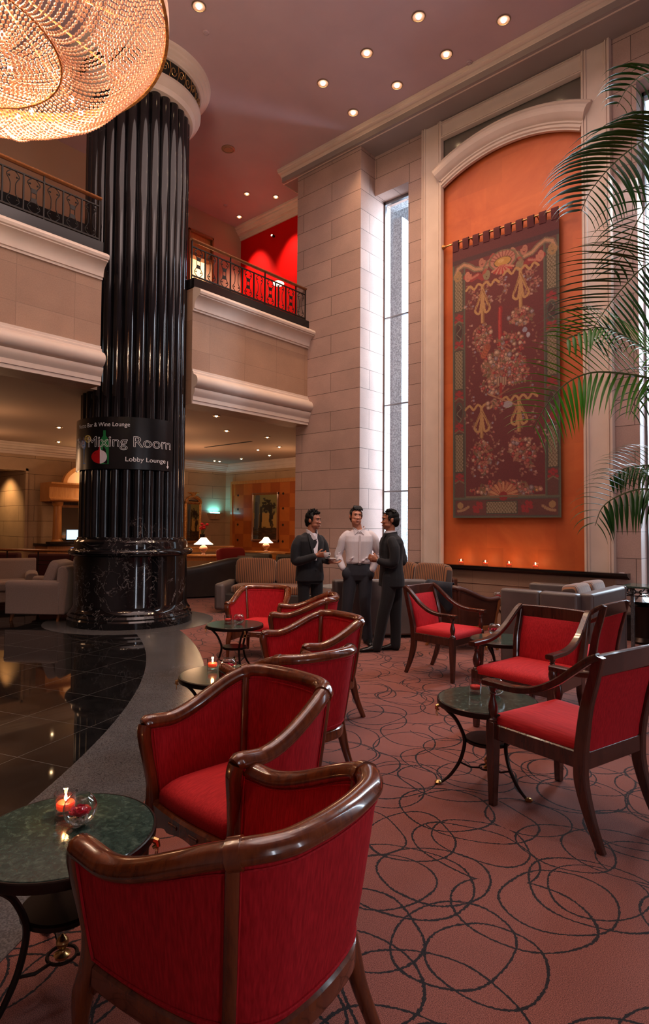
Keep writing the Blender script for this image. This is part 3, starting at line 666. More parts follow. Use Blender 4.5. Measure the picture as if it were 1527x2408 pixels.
# lounge ceiling lamps
LD = [(509, 977, 'nearest the balcony front'), (533, 1012, 'second from the balcony front'), (629, 1027, 'level with the dark slot'), (607, 1057, 'right of the dark slot'), (657, 1050, 'close to the stone pier'),
      (492, 1084, 'left one of the bright pair low down'), (506, 1085, 'right one of the bright pair low down'), (568, 1078, 'single bright one near the corner'),
      (139, 1004, 'left of the sign'), (138, 1038, 'left of the sign, farther in'), (634, 1070, 'over the wood panel')]
for x, y, lab in LD:
    p = onz(x, y, 3.56)
    if p.y > 15: p.y = 15
    if p.x > 12.2: p.x = 12.2
    downlight((p.x, p.y, 3.56), .060, 'small recessed lounge ceiling light, '+lab, 'downlights in the lounge ceiling', 0, name='recessed_light')
sl = MB().box(-.9, .9, -.035, .035, -.008, .0).build('ceiling_slot', 'darkvoid', loc=tuple(onz(535, 1045, 3.56))); sl.rotation_euler = (0, 0, pi/2)
tag(sl, 'long dark air slot in the lounge ceiling', 'air vent')
for (x, y, pw) in ((7.2, 11.0, 20), (9.5, 12.8, 24), (11.2, 11.2, 20), (4.0, 11.5, 15), (8.3, 14.2, 18), (5.0, 14.2, 15), (1.5, 12.5, 14)):
    light('lounge_fill', 'POINT', (x, y, 2.75), pw, (1, .56, .30), .25)  # bare points added to brighten the lounge ceiling, no lamps hang here
light('alcove_lamp', 'SPOT', (5.9, 16.7, 2.9), 75, (1, .60, .26), .06, target=(6.6, 16.8, .9), spot=110, blend=.8)
# ------------------------------------------------------------------ tapestry and paintings (woven / painted pattern as vertex colour)
class Canvas:
    def __init__(s, W, H, base): s.W, s.H = W, H; s.a = np.tile(np.array(base, float), (H, W, 1)); s.yy, s.xx = np.mgrid[0:H, 0:W]; s.x = (s.xx+.5)/W; s.y = (s.yy+.5)/H
    def put(s, mask, c, al=1.0): s.a[mask] = s.a[mask]*(1-al)+np.array(c, float)*al
    def rect(s, x0, y0, x1, y1, c, al=1): s.put((s.x >= x0) & (s.x < x1) & (s.y >= y0) & (s.y < y1), c, al)
    def ell(s, cx, cy, rx, ry, c, al=1, rot=0):
        i0, i1 = int(max(0, (cy-max(rx, ry)*1.6)*s.H)), int(min(s.H, (cy+max(rx, ry)*1.6)*s.H+2)); dx = (s.x[i0:i1]-cx)*s.asp; dy = (s.y[i0:i1]-cy)
        rx *= s.asp; cr, sr = cos(rot), sin(rot); u = dx*cr+dy*sr; v = -dx*sr+dy*cr; m = (u/rx)**2+(v/ry)**2 < 1
        b = s.a[i0:i1]; b[m] = b[m]*(1-al)+np.array(c, float)*al
    asp = 1.0
    def line(s, pts, w, c, al=1):
        for (x0, y0), (x1, y1) in zip(pts[:-1], pts[1:]):
            i0, i1 = int(max(0, (min(y0, y1)-w)*s.H-1)), int(min(s.H, (max(y0, y1)+w)*s.H+2))
            if i1 <= i0: continue
            X = (s.x[i0:i1])*s.asp; Y = s.y[i0:i1]; ax, ay, bx, by = x0*s.asp, y0, x1*s.asp, y1
            L = (bx-ax)**2+(by-ay)**2+1e-9; t_ = np.clip(((X-ax)*(bx-ax)+(Y-ay)*(by-ay))/L, 0, 1)
            m = (X-ax-t_*(bx-ax))**2+(Y-ay-t_*(by-ay))**2 < w*w; b = s.a[i0:i1]; b[m] = b[m]*(1-al)+np.array(c, float)*al
def grid_panel(cv, fn, thick, mat, name, parent):
    """closed thin panel; front face carries the canvas colours. fn(x,y,d)->point with x,y in 0..1 (y downwards), d depth"""
    W, H = cv.W, cv.H
    vs = [fn(i/(W-1), j/(H-1), 0) for j in range(H) for i in range(W)]
    fs = [(j*W+i, j*W+i+1, (j+1)*W+i+1, (j+1)*W+i) for j in range(H-1) for i in range(W-1)]
    b = len(vs); vs += [fn(x, y, thick) for x, y in ((0, 0), (1, 0), (1, 1), (0, 1))]
    fs += [(b, b+1, b+2, b+3)]
    for (c0, c1, q0, q1) in ((0, W-1, 0, 1), (W-1, H*W-1, 1, 2), (H*W-1, (H-1)*W, 2, 3), ((H-1)*W, 0, 3, 0)): fs.append((c0, c1, b+q1, b+q0))
    me = D.meshes.new(name); me.from_pydata(vs, [], fs)
    at = me.color_attributes.new('Col', 'FLOAT_COLOR', 'POINT')
    c = np.concatenate([cv.a.reshape(-1, 3), np.tile(cv.a[0, 0], (4, 1))]); c = np.where(c <= .04045, c/12.92, ((c+.055)/1.055)**2.4)
    at.data.foreach_set('color', np.concatenate([c, np.ones((len(c), 1))], 1).ravel())
    me.materials.append(MAT[mat]); o = D.objects.new(name, me); COL.objects.link(o); o.parent = parent; return o
def C8(r, g, b): return (r/255, g/255, b/255)
def tapestry_canvas(W=210, H=520):
    rd = random.Random(3); cv = Canvas(W, H, C8(104, 44, 46)); cv.asp = 1.79/4.6
    MAR = C8(104, 44, 46); GR = C8(86, 104, 82); GD = C8(170, 138, 84); LG = C8(150, 142, 110); RD = C8(168, 40, 44); PK = C8(196, 120, 100); DK = C8(60, 36, 40); OR = C8(196, 110, 72); BL = C8(150, 158, 176)
    def bouquet(cx, cy, rx, ry, n, cols, sz=(.010, .026)):
        for _ in range(n):
            a, r = rd.random()*6.28, sqrt(rd.random()); x, y = cx+rx*r*cos(a), cy+ry*r*sin(a); z = rd.uniform(*sz)
            k = rd.random()
            if k < .58:
                th = rd.random()*3.14; cv.ell(x, y, z*.9/ cv.asp*.42, z*.16, rd.choice([C8(140, 108, 74), C8(104, 96, 64), C8(176, 122, 92), C8(160, 92, 74)]), .85, th)
            else:
                c = rd.choice(cols); cv.ell(x, y, z/cv.asp*.34, z*.36, tuple(q*.62 for q in c), .9); cv.ell(x, y, z/cv.asp*.25, z*.26, c, .9); cv.ell(x-.002, y-.001, z/cv.asp*.10, z*.10, tuple(min(1, q*1.25) for q in c), .9)
    def vine(cx, y0, y1, amp, n):
        for i in range(n):
            t_ = i/n; x = cx+amp*sin(t_*9+cx*20)+rd.gauss(0, .022); y = y0+(y1-y0)*t_; cv.ell(x, y, .014, .0028, rd.choice([C8(150, 112, 84), C8(176, 128, 104), C8(128, 104, 78)]), .75, rd.random()*3.1)
            if rd.random() < .3: cv.ell(x+.015, y, .010, .0036, rd.choice([PK, C8(200, 170, 150), BL]), .8)
    # field
    for _ in range(1400): cv.ell(rd.random(), rd.random(), .02, .0012, tuple(q*rd.uniform(.9, 1.1) for q in MAR), .5)
    # border
    for x0, x1 in ((0, .135), (.865, 1)):
        cv.rect(x0, .055, x1, 1, GR); cv.rect(x0+.012, .055, x1-.012, 1, C8(74, 78, 70)); cv.rect(x0+.022, .055, x1-.022, 1, C8(96, 62, 54))
    cv.rect(0, .925, 1, 1, GR); cv.rect(.012, .932, .988, .994, C8(74, 78, 70)); cv.rect(.03, .936, .97, .990, C8(100, 60, 54))
    def lattice(x0, y0, x1, y1):
        cv.rect(x0-.008, y0-.004, x1+.008, y1+.004, C8(62, 76, 62)); cv.rect(x0, y0, x1, y1, LG)
        w = (x1-x0); u = (cv.x-x0)*cv.asp; v = cv.y-y0; p = .0105
        m = (cv.x >= x0) & (cv.x < x1) & (cv.y >= y0) & (cv.y < y1) & ((np.mod(u+v*.75, p) < .0024) | (np.mod(u-v*.75, p) < .0024)); cv.put(m, C8(96, 88, 56))
        n_ = int((y1-y0)/.014)+1
    for xs in ((.028, .107), (.893, .972)):
        for y0, y1 in ((.10, .235), (.385, .525), (.695, .83)): lattice(xs[0], y0, xs[1], y1)
        cx = (xs[0]+xs[1])/2
        for yc in (.265, .36, .55, .67, .855):
            for dx, dy in ((0, 0), (-.03, .008), (.03, .008), (0, -.014), (-.024, -.008), (.024, -.008)): cv.ell(cx+dx, yc+dy, .017, .006, RD, .9)
            cv.line([(cx-.045, yc+.018), (cx, yc+.008), (cx+.045, yc+.018)], .0022, C8(120, 112, 80))
        for yc in (.312, .61):
            cv.ell(cx, yc, .042, .036, C8(70, 84, 70)); cv.ell(cx, yc, .032, .03, C8(66, 46, 44))
            for k in range(5): cv.line([(cx+.022*sin(k*1.9+j*.5), yc-.026+.013*k+.004*j) for j in range(4)], .0014, C8(120, 124, 98))
    lattice(.34, .945, .62, .982)
    for cx in (.25, .71):
        for dx, dy in ((0, 0), (-.035, 0), (.035, 0), (0, -.014), (0, .014), (-.03, .012), (.03, -.012)): cv.ell(cx+dx, .962+dy, .018, .0075, RD, .9)
    for cx, sg in ((.075, 1), (.925, -1)):
        cv.ell(cx, .955, .03, .012, GD); 
        for k in range(6): cv.ell(cx+sg*.02*k-.02*sg, .975-.002*k*k*.3, .014, .005, C8(178, 142, 96), .9, k*.5)
    # headings: cartouche
    cv.rect(0, 0, 1, .042, C8(92, 40, 44)); cv.rect(0, .042, 1, .060, C8(66, 44, 50))
    def scroll(cx, cy, r, sg, c, w=.0045, turns=1.5, st=0):
        cv.line([(cx+sg*r*(1-k/26)*cos(st+k/26*turns*6.28)/cv.asp*.5, cy+r*(1-k/26)*sin(st+k/26*turns*6.28)*.9) for k in range(25)], w, c)
    for sg in (-1, 1):
        X = lambda d: .5+sg*d
        cv.line([(X(.47), .105), (X(.44), .075), (X(.38), .066), (X(.32), .078), (X(.27), .095), (X(.2), .10), (X(.14), .085)], .010, C8(120, 108, 84)); cv.line([(X(.47), .105), (X(.44), .075), (X(.38), .066), (X(.32), .078), (X(.27), .095), (X(.2), .10)], .005, C8(196, 150, 110))
        cv.line([(X(.36), .115), (X(.30), .128), (X(.24), .12), (X(.19), .135)], .010, C8(150, 50, 48)); cv.line([(X(.36), .115), (X(.30), .125), (X(.24), .118)], .004, PK)
        scroll(X(.44), .100, .026, sg, GD); scroll(X(.34), .112, .024, -sg, C8(200, 126, 100)); scroll(X(.15), .125, .022, sg, C8(140, 132, 96)); scroll(X(.20), .075, .022, -sg, C8(184, 120, 96), .004)
        for k in range(7): cv.ell(X(.10+.012*k), .065+.008*k, .03, .006, rd.choice([C8(190, 140, 110), C8(140, 128, 92), C8(180, 80, 66)]), .9, sg*.9)
    cv.ell(.5, .090, .135, .036, C8(120, 112, 82)); cv.ell(.5, .090, .115, .031, C8(196, 132, 108)); 
    for k in range(9): a = radians(200+17.5*k); cv.line([(.5, .10), (.5+.125*cos(a), .095+.038*sin(a))], .002, C8(150, 84, 70))
    cv.ell(.5, .097, .085, .019, C8(98, 84, 56)); cv.ell(.5, .096, .075, .0155, C8(206, 158, 74)); cv.ell(.485, .092, .03, .006, C8(226, 184, 104))
    for k in range(-5, 6): cv.line([(.5+.006*k, .112), (.5+.02*k, .138-.0006*k*k)], .0036, C8(206, 140, 110) if k % 2 else C8(186, 60, 54))
    # ribbons
    def ribbon(cx, y0, y1):
        G1, G2 = C8(196, 154, 92), C8(150, 108, 62)
        cv.line([(cx, y0), (cx, y1)], .0065, G2); cv.line([(cx-.006, y0), (cx-.006, y1)], .004, G1)
        m = y0+(y1-y0)*.45
        for sg in (-1, 1): cv.line(catm([(cx, y0+.01), (cx+sg*.045, m), (cx+sg*.07, m+.028), (cx+sg*.03, m+.038), (cx+sg*.012, m+.008), (cx, y0+.02)]), .0042, G1); cv.line(catm([(cx, y0+.012), (cx+sg*.05, m), (cx+sg*.062, m+.024)]), .0018, G2)
        for sg in (-1, 1): cv.line(catm([(cx, y0), (cx+sg*.04, y0-.012), (cx+sg*.08, y0+.004), (cx+sg*.12, y0-.012), (cx+sg*.16, y0+.0)]), .004, G1)
    def catm(p): return [(q.x, q.y) for q in catmull([(a, b, 0) for a, b in p], 5)]
    FL = [C8(196, 116, 100), C8(206, 150, 122), C8(176, 76, 70), C8(200, 168, 138), C8(150, 138, 140), C8(164, 54, 54)]
    for cx in (.2, .34, .5, .78, .70): vine(cx, .15, .24, .03, 34)
    for cx in (.22, .42, .62, .8): vine(cx, .62, .86, .05, 44)
    for cx in (.2, .8): vine(cx, .3, .6, .03, 24)
    ribbon(.305, .165, .295); ribbon(.665, .145, .275); ribbon(.295, .605, .71); ribbon(.645, .59, .70)
    bouquet(.305, .345, .095, .042, 120, FL); bouquet(.665, .305, .12, .032, 120, FL); bouquet(.30, .385, .05, .03, 30, FL)
    cv.line([(.475, .26), (.47, .32), (.472, .40), (.466, .44)], .0075, C8(150, 34, 36)); cv.line([(.47, .26), (.466, .32), (.468, .43)], .003, C8(196, 64, 56))
    bouquet(.55, .40, .15, .05, 130, FL); bouquet(.5, .465, .20, .055, 330, FL, (.012, .032)); bouquet(.62, .50, .12, .04, 120, FL); bouquet(.40, .53, .12, .035, 90, FL)
    for k in range(9): cv.ell(.31+.006*k, .42-.004*k, .03, .01, C8(196, 104, 64) if k % 2 else C8(150, 74, 50), .8, 1.2)
    cv.ell(.70, .355, .022, .009, BL); cv.ell(.73, .375, .018, .009, C8(176, 182, 196))
    cv.rect(.44, .505, .53, .535, C8(176, 146, 116)); 
    for k in range(4): cv.line([(.445+.022*k, .507), (.445+.022*k, .533)], .0012, C8(90, 64, 50))
    cv.line([(.48, .53), (.478, .60)], .005, C8(160, 44, 40)); cv.line([(.36, .56), (.62, .61)], .0028, C8(176, 130, 90)); cv.line([(.33, .60), (.55, .55)], .0028, C8(150, 100, 74))
    cv.ell(.54, .605, .045, .012, C8(168, 164, 170)); bouquet(.42, .60, .08, .015, 40, FL)
    bouquet(.30, .775, .10, .05, 150, FL); bouquet(.67, .765, .12, .042, 170, FL); bouquet(.30, .83, .05, .02, 24, FL); bouquet(.74, .80, .05, .03, 40, FL)
    # shell fan at the foot
    bouquet(.5, .905, .34, .018, 190, FL+[C8(206, 150, 84)]); bouquet(.5, .885, .22, .018, 90, FL)
    for k in range(11):
        a = radians(180+18*k); x, y = .5+.125*cos(a), .922+.044*sin(a); cv.line([(.5, .924), (x, y)], .0062, C8(150, 74, 50)); cv.line([(.5, .924), (x, y)], .0044, C8(210, 150, 100) if k % 2 else C8(196, 124, 84))
    cv.ell(.5, .924, .04, .016, C8(150, 40, 40)); cv.rect(.135, .922, .865, .927, C8(120, 112, 82))
    cv.a = np.clip(cv.a, 0, 1); lum = cv.a.mean(2, keepdims=True); cv.a = (cv.a*.70+np.array(MAR)*.22+lum*.06)
    cv.a *= (.94+.12*np.random.RandomState(1).rand(H, W, 1)); cv.a = np.clip(cv.a, 0, 1)
    return cv
TX = 9.07
tp0, tp1 = onx(1070, 586, TX), onx(1313, 1221, TX); ty0, ty1, tz0, tz1 = onx(1066, 900, TX).y, onx(1318, 900, TX).y, 1.69, 6.26
tap = thing('tapestry', 'large maroon floral tapestry with green lattice border hanging in the orange recess', 'tapestry', (TX, (ty0+ty1)/2, tz0))
W2 = (ty0-ty1)/2
def tfn(x, y, d): return (d-.012*sin(x*9)*sin(y*5)*(y**.5)-.012*(1-y), W2-x*2*W2, (tz1-tz0)*(1-y))
grid_panel(tapestry_canvas(), tfn, .012, 'tapestry', 'woven_panel', tap)
for k in range(10):
    yk = W2-.06-k*(2*W2-.12)/9; zt = tz1-tz0
    m = MB(); path = [(-.014, zt-.03), (-.022, zt+.06), (-.030, zt+.12), (-.022, zt+.15), (-.003, zt+.163), (.018, zt+.15), (.024, zt+.12), (.012, zt+.05), (.004, zt-.03)]
    q = [(x_, yk-.053, z_) for x_, z_ in path]; q2 = [(x_, yk+.053, z_) for x_, z_ in path]
    q3 = [(x_+.004*(1 if i > 4 else -1), y_, z_+.002) for i, (x_, y_, z_) in enumerate(q2)]; q4 = [(x_+.004*(1 if i > 4 else -1), yk-.053, z_+.002) for i, (x_, z_) in enumerate(path)]
    m.loft([[a, b, c, d] for a, b, c, d in zip(q, q2, q3, q4)]); m.build('hanging_loop', plain('maroon_loop_cloth', rgb(88, 38, 42), .9) if k == 0 else D.materials['maroon_loop_cloth'], tap)
rod = thing('curtain_rod', 'bronze rod with turned finials carrying the tapestry', 'rod', (TX-.003, (ty0+ty1)/2, tz1+.12+.005))
MB().tube([(0, W2+.13, 0), (0, -W2-.10, 0)], .014, 12).build('bar', 'brass', rod)
for sg in (1, -1):
    e = sg*(W2+.13) if sg > 0 else -(W2+.10)
    MB().lathe([(.014, 0), (.026, .006), (.016, .014), (.034, .035), (.040, .055), (.028, .078), (.012, .088), (.014, .098), (.002, .108)], 16, Matrix.Translation((0, e, 0)) @ Matrix.Rotation(-sg*pi/2, 4, 'X')).build('finial', 'gilt', rod)
    MB().tube([(0, sg*W2*.62, 0), (.05, sg*W2*.62, -.01), (.085, sg*W2*.62, -.03)], .010, 8).build('wall_bracket', 'brass', rod)

# ------------------------------------------------------------------ candles and rose bowls
def candle(name, label, loc, lit=True, s=1.0, group='candles in clear glasses'):
    t = thing(name, label, 'candle', loc, 0, group)
    MB().lathe([(.030*s, 0), (.033*s, .004*s), (.036*s, .075*s), (.0345*s, .075*s), (.031*s, .012*s), (.001, .010*s)], 28, cap=False).add([], []).build('glass_tumbler', 'glass', t)
    MB().lathe([(.026*s, .024*s), (.029*s, .028*s), (.0295*s, .040*s), (.026*s, .045*s), (.012*s, .046*s), (.001, .044*s)], 24).build('wax', 'wax' if lit else 'waxoff', t)
    MB().tube([(0, 0, .044*s), (.0006, 0, .052*s)], .0012*s, 6).build('wick', 'iron', t)
    if lit:
        MB().lathe([(.001, .048*s), (.0042*s, .052*s), (.0050*s, .058*s), (.0032*s, .066*s), (.0005, .076*s)], 12).build('flame', 'flame', t)
        light('candle_light', 'POINT', (loc[0], loc[1], loc[2]+.066*s), 1.1*s, (1, .42, .14), .008)
    return t
def rosebowl(label, loc, s=1.0, seed=0):
    rd = random.Random(seed); t = thing('rose_bowl', label, 'flower bowl', loc, rd.random()*6, 'rose bowls on the tables')
    R = .054*s; pr = []
    for k in range(15):
        a = radians(-72+ (72+52)*k/14); pr.append((R*cos(a), R+R*sin(a)*.98))
    pr = [(.001, pr[0][1]-.0005)]+pr; inn = [(max(.001, r-.0015*s), z+.0008) for r, z in reversed(pr)]
    MB().lathe(pr+inn, 32, cap=False).build('glass_bowl', 'glass', t)
    pb = MB()
    for k in range(110):
        a, rr = rd.random()*6.28, sqrt(rd.random())*.8; z = rd.uniform(.008, .026)*s; lim = sqrt(max(0, R*R-(z-R)**2))-.007*s
        pb.ball((lim*rr*cos(a), lim*rr*sin(a), z+.003*s), (rd.uniform(.0045, .0075)*s, rd.uniform(.004, .006)*s, rd.uniform(.003, .005)*s), 7, 5)
    tag(pb.build('pebbles', 'pebble', t), kind='stuff')
    rs = MB()
    for ring, (rr, nz, hh, op) in enumerate([(.008, 3, .030, .2), (.014, 5, .029, .35), (.021, 6, .026, .6), (.028, 7, .021, .9), (.031, 7, .015, 1.2)]):
        for k in range(nz):
            a = 2*pi*k/nz+ring*.7; wv = 3.0*rr/nz*1.15+.003; vs = []; fs = []
            for i in range(5):
                for j in range(5):
                    u, v = i/4-.5, j/4; b = a+u*2.6*wv/rr*.5; r_ = (rr*(.35+.65*sin(v*1.6))+op*.004*v*v)*s
                    vs.append((r_*cos(b), r_*sin(b), (.034+.004*(4-ring)*0+hh*v*(1-.25*(2*u)**2))*s))
            for i in range(4):
                for j in range(4): fs.append((i*5+j, i*5+j+1, i*5+j+6, i*5+j+5))
            rs.add(vs, fs)
    rs.ball((0, 0, .044*s), (.022*s, .022*s, .015*s), 12, 8)
    rs.build('rose', 'rose', t, smooth=60)
    lf = MB()
    for k in range(3):
        a = k*2.1+.4; lf.tube([(0, 0, .030*s), (.014*s*cos(a), .014*s*sin(a), .026*s), (.028*s*cos(a), .028*s*sin(a), .030*s)], [.002*s, .006*s, .001*s], 6, flat=(1, .25))
    lf.build('leaf', 'leafdark', t)
    return t
shelf_z = .913
for i, (x, y, lab) in enumerate([(1085, 1327, 'at the left end'), (1142, 1331, 'second from the left'), (1198, 1334, 'third from the left'), (1260, 1338, 'at the right end')]):
    p = onx(x, y, 8.98); candle('candle', 'lit red candle in a glass on the black shelf, '+lab, (8.98, p.y, shelf_z), True, 1.25, 'candles on the black shelf')

# ------------------------------------------------------------------ crystal chandelier
TH, DD = radians(32), 5.0
CHC = R0*(-DD*sin(TH))+F0*(DD*cos(TH)); RR = .284*DD; HR = 5.42
ch = thing('chandelier', 'huge round chandelier of glowing amber crystal bead strings over the lobby', 'chandelier', (CHC.x, CHC.y, HR))
def bowl(t_):   # profile of the outer drape, t 0 rim -> 1 inner ring
    return RR*(1-.54*t_), -.40*sin(min(1, t_*1.05)*pi*.5)*1.0-.13*sin(t_*pi)
t = NT('amber_crystal_beads').set(color=(.88, .62, .47), rough=.1, spec=1.0, coat=.6)
tr = t.new('ShaderNodeBsdfTranslucent'); tr.inputs[0].default_value = (.95, .66, .44, 1)
mx = t.new('ShaderNodeMixShader'); mx.inputs[0].default_value = .38; t.link(t.b.outputs[0], mx.inputs[1]); t.link(tr.outputs[0], mx.inputs[2]); t.link(mx.outputs[0], t.out.inputs[0]); MAT['bead'] = t.m
# one low-poly faceted bead, copied along every string
_b = bmesh.new(); bmesh.ops.create_icosphere(_b, subdivisions=1, radius=1); bv = np.array([v.co[:] for v in _b.verts]); bf = np.array([[v.index for v in f.verts] for f in _b.faces]); _b.free()
def bead_mesh(name, P, T, r, ln, mat, parent):
    P = np.array(P); T = np.array(T); n = len(P); N = np.cross(T, np.array([0, 0, 1.])+1e-3); N /= np.linalg.norm(N, axis=1)[:, None]; B = np.cross(T, N)
    V = (P[:, None, :]+bv[None, :, 0:1]*T[:, None, :]*ln+bv[None, :, 1:2]*N[:, None, :]*r+bv[None, :, 2:3]*B[:, None, :]*r).reshape(-1, 3)
    Fc = (bf[None]+(np.arange(n)*len(bv))[:, None, None]).reshape(-1, 3)
    me = D.meshes.new(name); me.vertices.add(len(V)); me.vertices.foreach_set('co', V.ravel()); me.loops.add(Fc.size); me.loops.foreach_set('vertex_index', Fc.ravel())
    me.polygons.add(len(Fc)); me.polygons.foreach_set('loop_start', np.arange(len(Fc))*3); me.polygons.foreach_set('loop_total', np.full(len(Fc), 3)); me.update(calc_edges=True)
    me.materials.append(MAT[mat]); o = D.objects.new(name, me); COL.objects.link(o); o.parent = parent; return o
def strings(fn, nstr, step, twist=0, jit=.3, seed=1, half=1.0):
    rd = random.Random(seed); P = []; T = []
    for k in range(nstr):
        a0 = 2*pi*k/nstr; sag = rd.uniform(-.006, .006) if rd.random() < .7 else rd.uniform(-.02, .008)
        lim = half if (half < 1 and k % 2) else 1.0
        pr = [fn(i/60*lim) for i in range(61)]; pts = [Vector((r*cos(a0+twist*lim*i/60), r*sin(a0+twist*lim*i/60), z+sag*sin(pi*i/60))) for i, (r, z) in enumerate(pr)]
        acc = 0; off = rd.random()*step; nxt = off
        for a, b in zip(pts[:-1], pts[1:]):
            L = (b-a).length; d = (b-a)/L
            while nxt < acc+L: q = a+d*(nxt-acc); P.append(tuple(q)); T.append(tuple(d)); nxt += step
            acc += L
    return P, T
P, T = strings(bowl, 280, .0335, .30, half=.55)
tag(bead_mesh('bead_strings', P, T, .0112, .0162, 'bead', ch), kind='stuff')
ri, zi = bowl(1)
P, T = strings(lambda t_: (max(.05, ri*(1-t_)), zi-.15*sin(t_*pi*.5)), 120, .036, .3, seed=4, half=.5)
tag(bead_mesh('inner_bead_strings', P, T, .0120, .0172, 'bead', ch), kind='stuff')
def ringpath(r, z, n=96): return [(r*cos(2*pi*k/n), r*sin(2*pi*k/n), z) for k in range(n)]
MB().sweep(ringpath(RR+.012, .03), [(-.012, -.055), (.012, -.055), (.012, .055), (-.012, .055)], closed=True).build('rim_band', 'gilt', ch)
MB().tube(ringpath(ri+.004, zi-.004), .010, 8, closed=True).build('inner_ring', 'gilt', ch)
fr_ = MB()
for k in range(12):
    a = 2*pi*k/12; fr_.tube([(RR*cos(a), RR*sin(a), .05), (.1*cos(a), .1*sin(a), .30)], .008, 6)
fr_.build('spoke_frame', 'gilt', ch); MB().tube([(0, 0, .25), (0, 0, 8.85-HR)], .022, 10).build('hanging_rod', 'brass', ch)
MB().lathe([(.02, 8.75-HR), (.09, 8.78-HR), (.16, 8.85-HR), (.01, 8.85-HR)], 24).build('ceiling_rose', 'brass', ch)
rd = random.Random(2)
for k in range(24):
    rr = RR*(.82 if k % 2 else .60); a = 2*pi*k/24+.1
    if k >= 18: rr = ri*.5; a = 2*pi*(k-18)/6
    z = (-.14 if rr > .9 else -.30)+(-.08 if k >= 18 else 0)
    MB().ball((rr*cos(a), rr*sin(a), z), (.020, .020, .028), 10, 8).build('bulb', 'lampglow', ch)
for k in range(7):
    a = 2*pi*k/7; rr = 0 if k == 6 else .75
    light('chandelier_lamp', 'POINT', (CHC.x+rr*cos(a), CHC.y+rr*sin(a), HR-.18-.05*(k == 6)), 46, (1, .76, .54), .05)

# ------------------------------------------------------------------ tall palm at the right edge
palm = thing('palm_tree', 'tall feathery green palm in a planter, fronds arching in from the right edge', 'palm', tuple(lz(2.62, 3.75)))
PO = Vector(palm.location)
MB().lathe([(.18, 0), (.24, .02), (.27, .40), (.29, .42), (.29, .46), (.25, .46), (.24, .40), (.01, .40)], 32).build('planter', 'terracotta', palm)
tag(MB().lathe([(.25, .40), (.15, .415), (.01, .42)], 24).build('soil', 'darkvoid', palm), kind='stuff')
def frond(pix, z_tip, z_root, root_h, leaf, nleaf=34, mat='palm', droop=.5, seed=0, up=1.0, skip=.05, wleaf=.012, spread=(1.0, 1.0), roll=50):
    """pix: rachis points tip first (pixel columns/rows at depth z); the rest runs back to the crown"""
    rd = random.Random(seed); m_ = len(pix)
    pts = []
    for i, (x, y) in enumerate(pix):
        z = lerp(z_tip, z_root, i/(m_)); d = ray(x, y); d = d/d.dot(F0); pts.append(EYE+d*z)
    root = PO+Vector((0, 0, root_h)); last = pts[-1]
    pts.append(last.lerp(root, .5)+Vector((0, 0, .10*up))); pts.append(root)
    path = catmull([p-PO for p in pts], 10); path.reverse(); n = len(path)
    st = MB().tube(path, [.011, .008, .0055, .0035, .0015], 6).build('frond_stem', 'stem', palm)
    L = MB(); acc = [0]
    for a, b in zip(path[:-1], path[1:]): acc.append(acc[-1]+(b-a).length)
    tot = acc[-1]; start = tot*skip
    for k in range(nleaf):
        s_ = start+(tot-start)*(k+.5)/nleaf; i = max(j for j in range(n) if acc[j] <= s_); i = min(i, n-2)
        f = (s_-acc[i])/(acc[i+1]-acc[i]+1e-9); p = path[i].lerp(path[i+1], f); T = (path[i+1]-path[i]).normalized()
        S = T.cross(Vector((0, 0, 1))); S.normalize(); q = k/nleaf
        if S.dot(F0) < 0: S = -S
        Nn = S.cross(T); Nn = Nn if Nn.z > 0 else -Nn; S = S*cos(radians(roll))+Nn*sin(radians(roll))
        ll = leaf*(sin(pi*min(.97, .16+q*.80)))**.6*(.92+.16*rd.random())
        for sg in (-1, 1):
            sc_ = spread[0] if sg < 0 else spread[1]
            out = (S*sg*sc_*(1-.35*q)+T*(.50+.12*q)+Vector((0, 0, .12+.10*rd.random()))).normalized()
            lp = []; pos = p.copy(); d = out.copy(); seg = 7
            for j in range(seg+1):
                lp.append(pos.copy()); pos = pos+d*(ll/seg); d = (d+Vector((0, 0, -droop*.24*(j+1)/seg*(1+.3*rd.random())))).normalized()
            wd = [.25, .9, 1, .95, .8, .55, .3, .03]
            pr = [(-1, 0), (-.5, .12), (0, .30), (.5, .12), (1, 0), (.5, .02), (0, .18), (-.5, .02)]
            L.sweep(lp, pr, up=(0, 0, 1), scale=[(wleaf*w_, wleaf*w_) for w_ in wd])
    L.build('frond_leaves', mat, st, smooth=40)
    return st
frond([(1366, 500), (1392, 446), (1449, 380), (1527, 322), (1600, 300)], 3.35, 3.6, 3.75, .50, 36, droop=1.5, seed=1, wleaf=.017)
frond([(1452, 250), (1478, 205), (1527, 170), (1600, 180)], 3.3, 3.6, 4.05, .30, 18, droop=1.7, seed=9)
frond([(1385, 790), (1420, 735), (1470, 672), (1527, 620), (1620, 590)], 3.5, 3.7, 2.9, .56, 42, droop=.7, seed=2, wleaf=.014)
frond([(1440, 640), (1470, 590), (1500, 520), (1540, 470), (1620, 470)], 3.9, 3.9, 3.3, .40, 24, droop=1.5, seed=5)
frond([(1254, 1010), (1288, 950), (1335, 900), (1395, 876), (1469, 879), (1540, 893), (1640, 930)], 2.9, 3.3, 2.15, .42, 46, 'palmbright', droop=.8, seed=3, wleaf=.0088, roll=60)
frond([(1330, 800), (1400, 770), (1470, 790), (1560, 850), (1650, 910)], 3.1, 3.4, 2.2, .40, 40, 'palmbright', droop=.8, seed=11, wleaf=.010)
frond([(1400, 1236), (1420, 1190), (1470, 1160), (1527, 1150), (1620, 1170)], 3.3, 3.5, 1.65, .36, 32, droop=1.6, seed=4)
